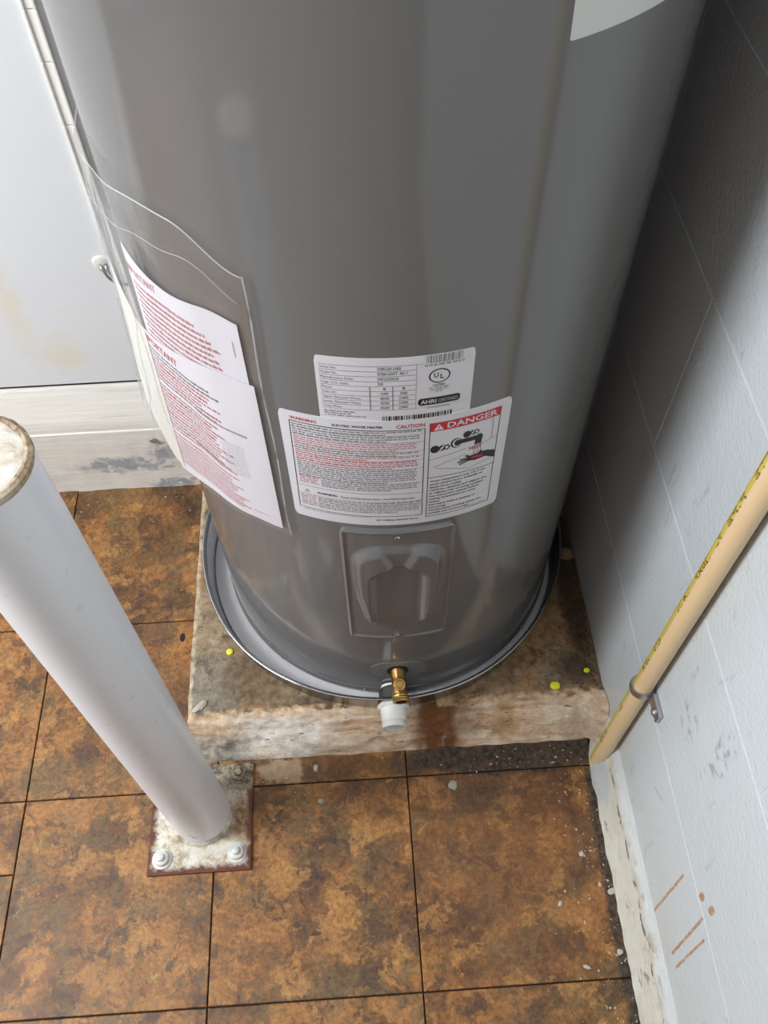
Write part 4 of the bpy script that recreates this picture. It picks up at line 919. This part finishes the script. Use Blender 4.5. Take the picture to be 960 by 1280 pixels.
disc('yellow_tab', (0.328, 0.205, 0.0702), 0.0056, 0.003, 'round yellow plastic tab on the left part of the concrete pad')
disc('yellow_tab', (0.858, 0.110, 0.0702), 0.0060, 0.003, 'oblong yellow plastic tab near the right front edge of the concrete pad', 1.35)
disc('yellow_tab', (0.914, 0.133, 0.0702), 0.0040, 0.002, 'tiny yellow green plastic bit in the grime beside the block wall', 1.2)
chips = [((0.682, -0.018), (0.0075, 0.007), 'largest grey green chip on the tile just below the pad front'), ((0.903, -0.190), (0.008, 0.0045), 'large white paint chip on the floor against the block wall base'),
         ((0.867, -0.135), (0.0042, 0.004), 'grey white paint chip on the tile, closest to the pad of those by the wall'), ((0.846, -0.288), (0.006, 0.0026), 'long white paint flake on the tile beside the lower joint'),
         ((0.822, -0.203), (0.0045, 0.003), 'small white paint flake on the middle of the right tile'), ((0.886, -0.180), (0.0035, 0.0025), 'tiny white paint chip left of the large chip by the wall'),
         ((0.897, -0.272), (0.005, 0.004), 'round white paint chip lying in the dark joint along the wall'), ((0.463, 0.022), (0.006, 0.004), 'white mortar flake on the narrow tile strip below the pad'),
         ((0.470, -0.030), (0.005, 0.004), 'grey mortar flake on the middle tile near its top edge')]
for k, ((x, y), (a, b), lb) in enumerate(chips):
    tag(lump('paint_chip', (x, y, 0.0), (a, b, 0.0014), 'paint_chip_white' if k not in (0, 8) else 'grey_chip', 4+k), lb, 'paint chip', 'paint and mortar chips on the tiles')
def grit():
    rnd = random.Random(9); bm = bmesh.new()
    def g(x, y, z, s):
        r = bmesh.ops.create_icosphere(bm, subdivisions=1, radius=1.0)
        rot = Matrix.Rotation(rnd.random()*6, 3, 'Z'); sx, sy, sz = s*rnd.uniform(.6, 1.2), s*rnd.uniform(.5, 1), s*rnd.uniform(.3, .6)
        for v in r['verts']: q = rot @ Vector((v.co.x*sx, v.co.y*sy, v.co.z*sz)); v.co = Vector((x, y, z+sz*0.8))+q
    for k in range(300):
        c = rnd.random()
        if c < 0.18: x, y = rnd.gauss(0.80, 0.07), rnd.uniform(-0.005, 0.040)
        elif c < 0.75: x, y = 0.905-abs(rnd.gauss(0, 0.035)), rnd.uniform(-0.60, 0.03)
        elif c < 0.85: x, y = rnd.gauss(0.42, 0.04), rnd.gauss(0.0, 0.03)
        else: x, y = rnd.uniform(0.0, 0.25), 0.604-abs(rnd.gauss(0, 0.06))
        if x > 0.904 or y > 0.604 or (x > 0.26 and y > 0.037): continue
        g(x, y, 0.0, rnd.choice((0.0008, 0.001, 0.0013, 0.002)))
    o = from_bm('grit', bm, 'paint_chip_white'); o['kind'] = 'stuff'; tag(o, 'fine white paint grit scattered on the tiles along the walls', 'grit')
    bm = bmesh.new()
    for k in range(300):
        x, y = XR-0.008-abs(rnd.gauss(0, 0.022)), rnd.uniform(0.10, 0.62)
        if math.hypot(x-PC.x, y-PC.y) < PR+0.008: continue
        g(x, y, 0.0700, rnd.choice((0.0012, 0.002, 0.003)))
    o = from_bm('dirt_crumbs', bm, 'crumb'); o['kind'] = 'stuff'; tag(o, 'dark dirt crumbs lying on the pad along the foot of the block wall', 'dirt')
    bm = bmesh.new()
    for k in range(120):
        g(rnd.uniform(0.62, 0.90), rnd.uniform(0.012, 0.040), 0.0, rnd.choice((0.001, 0.0016, 0.0024)))
    o = from_bm('dirt_crumbs', bm, 'crumb'); o['kind'] = 'stuff'; tag(o, 'dark dirt crumbs on the narrow tile strip in front of the pad', 'dirt')
grit()
for o in list(bpy.data.objects):
    if o.type == 'MESH' and o.parent is None and 'label' not in o and 'kind' not in o: print('UNTAGGED', o.name)
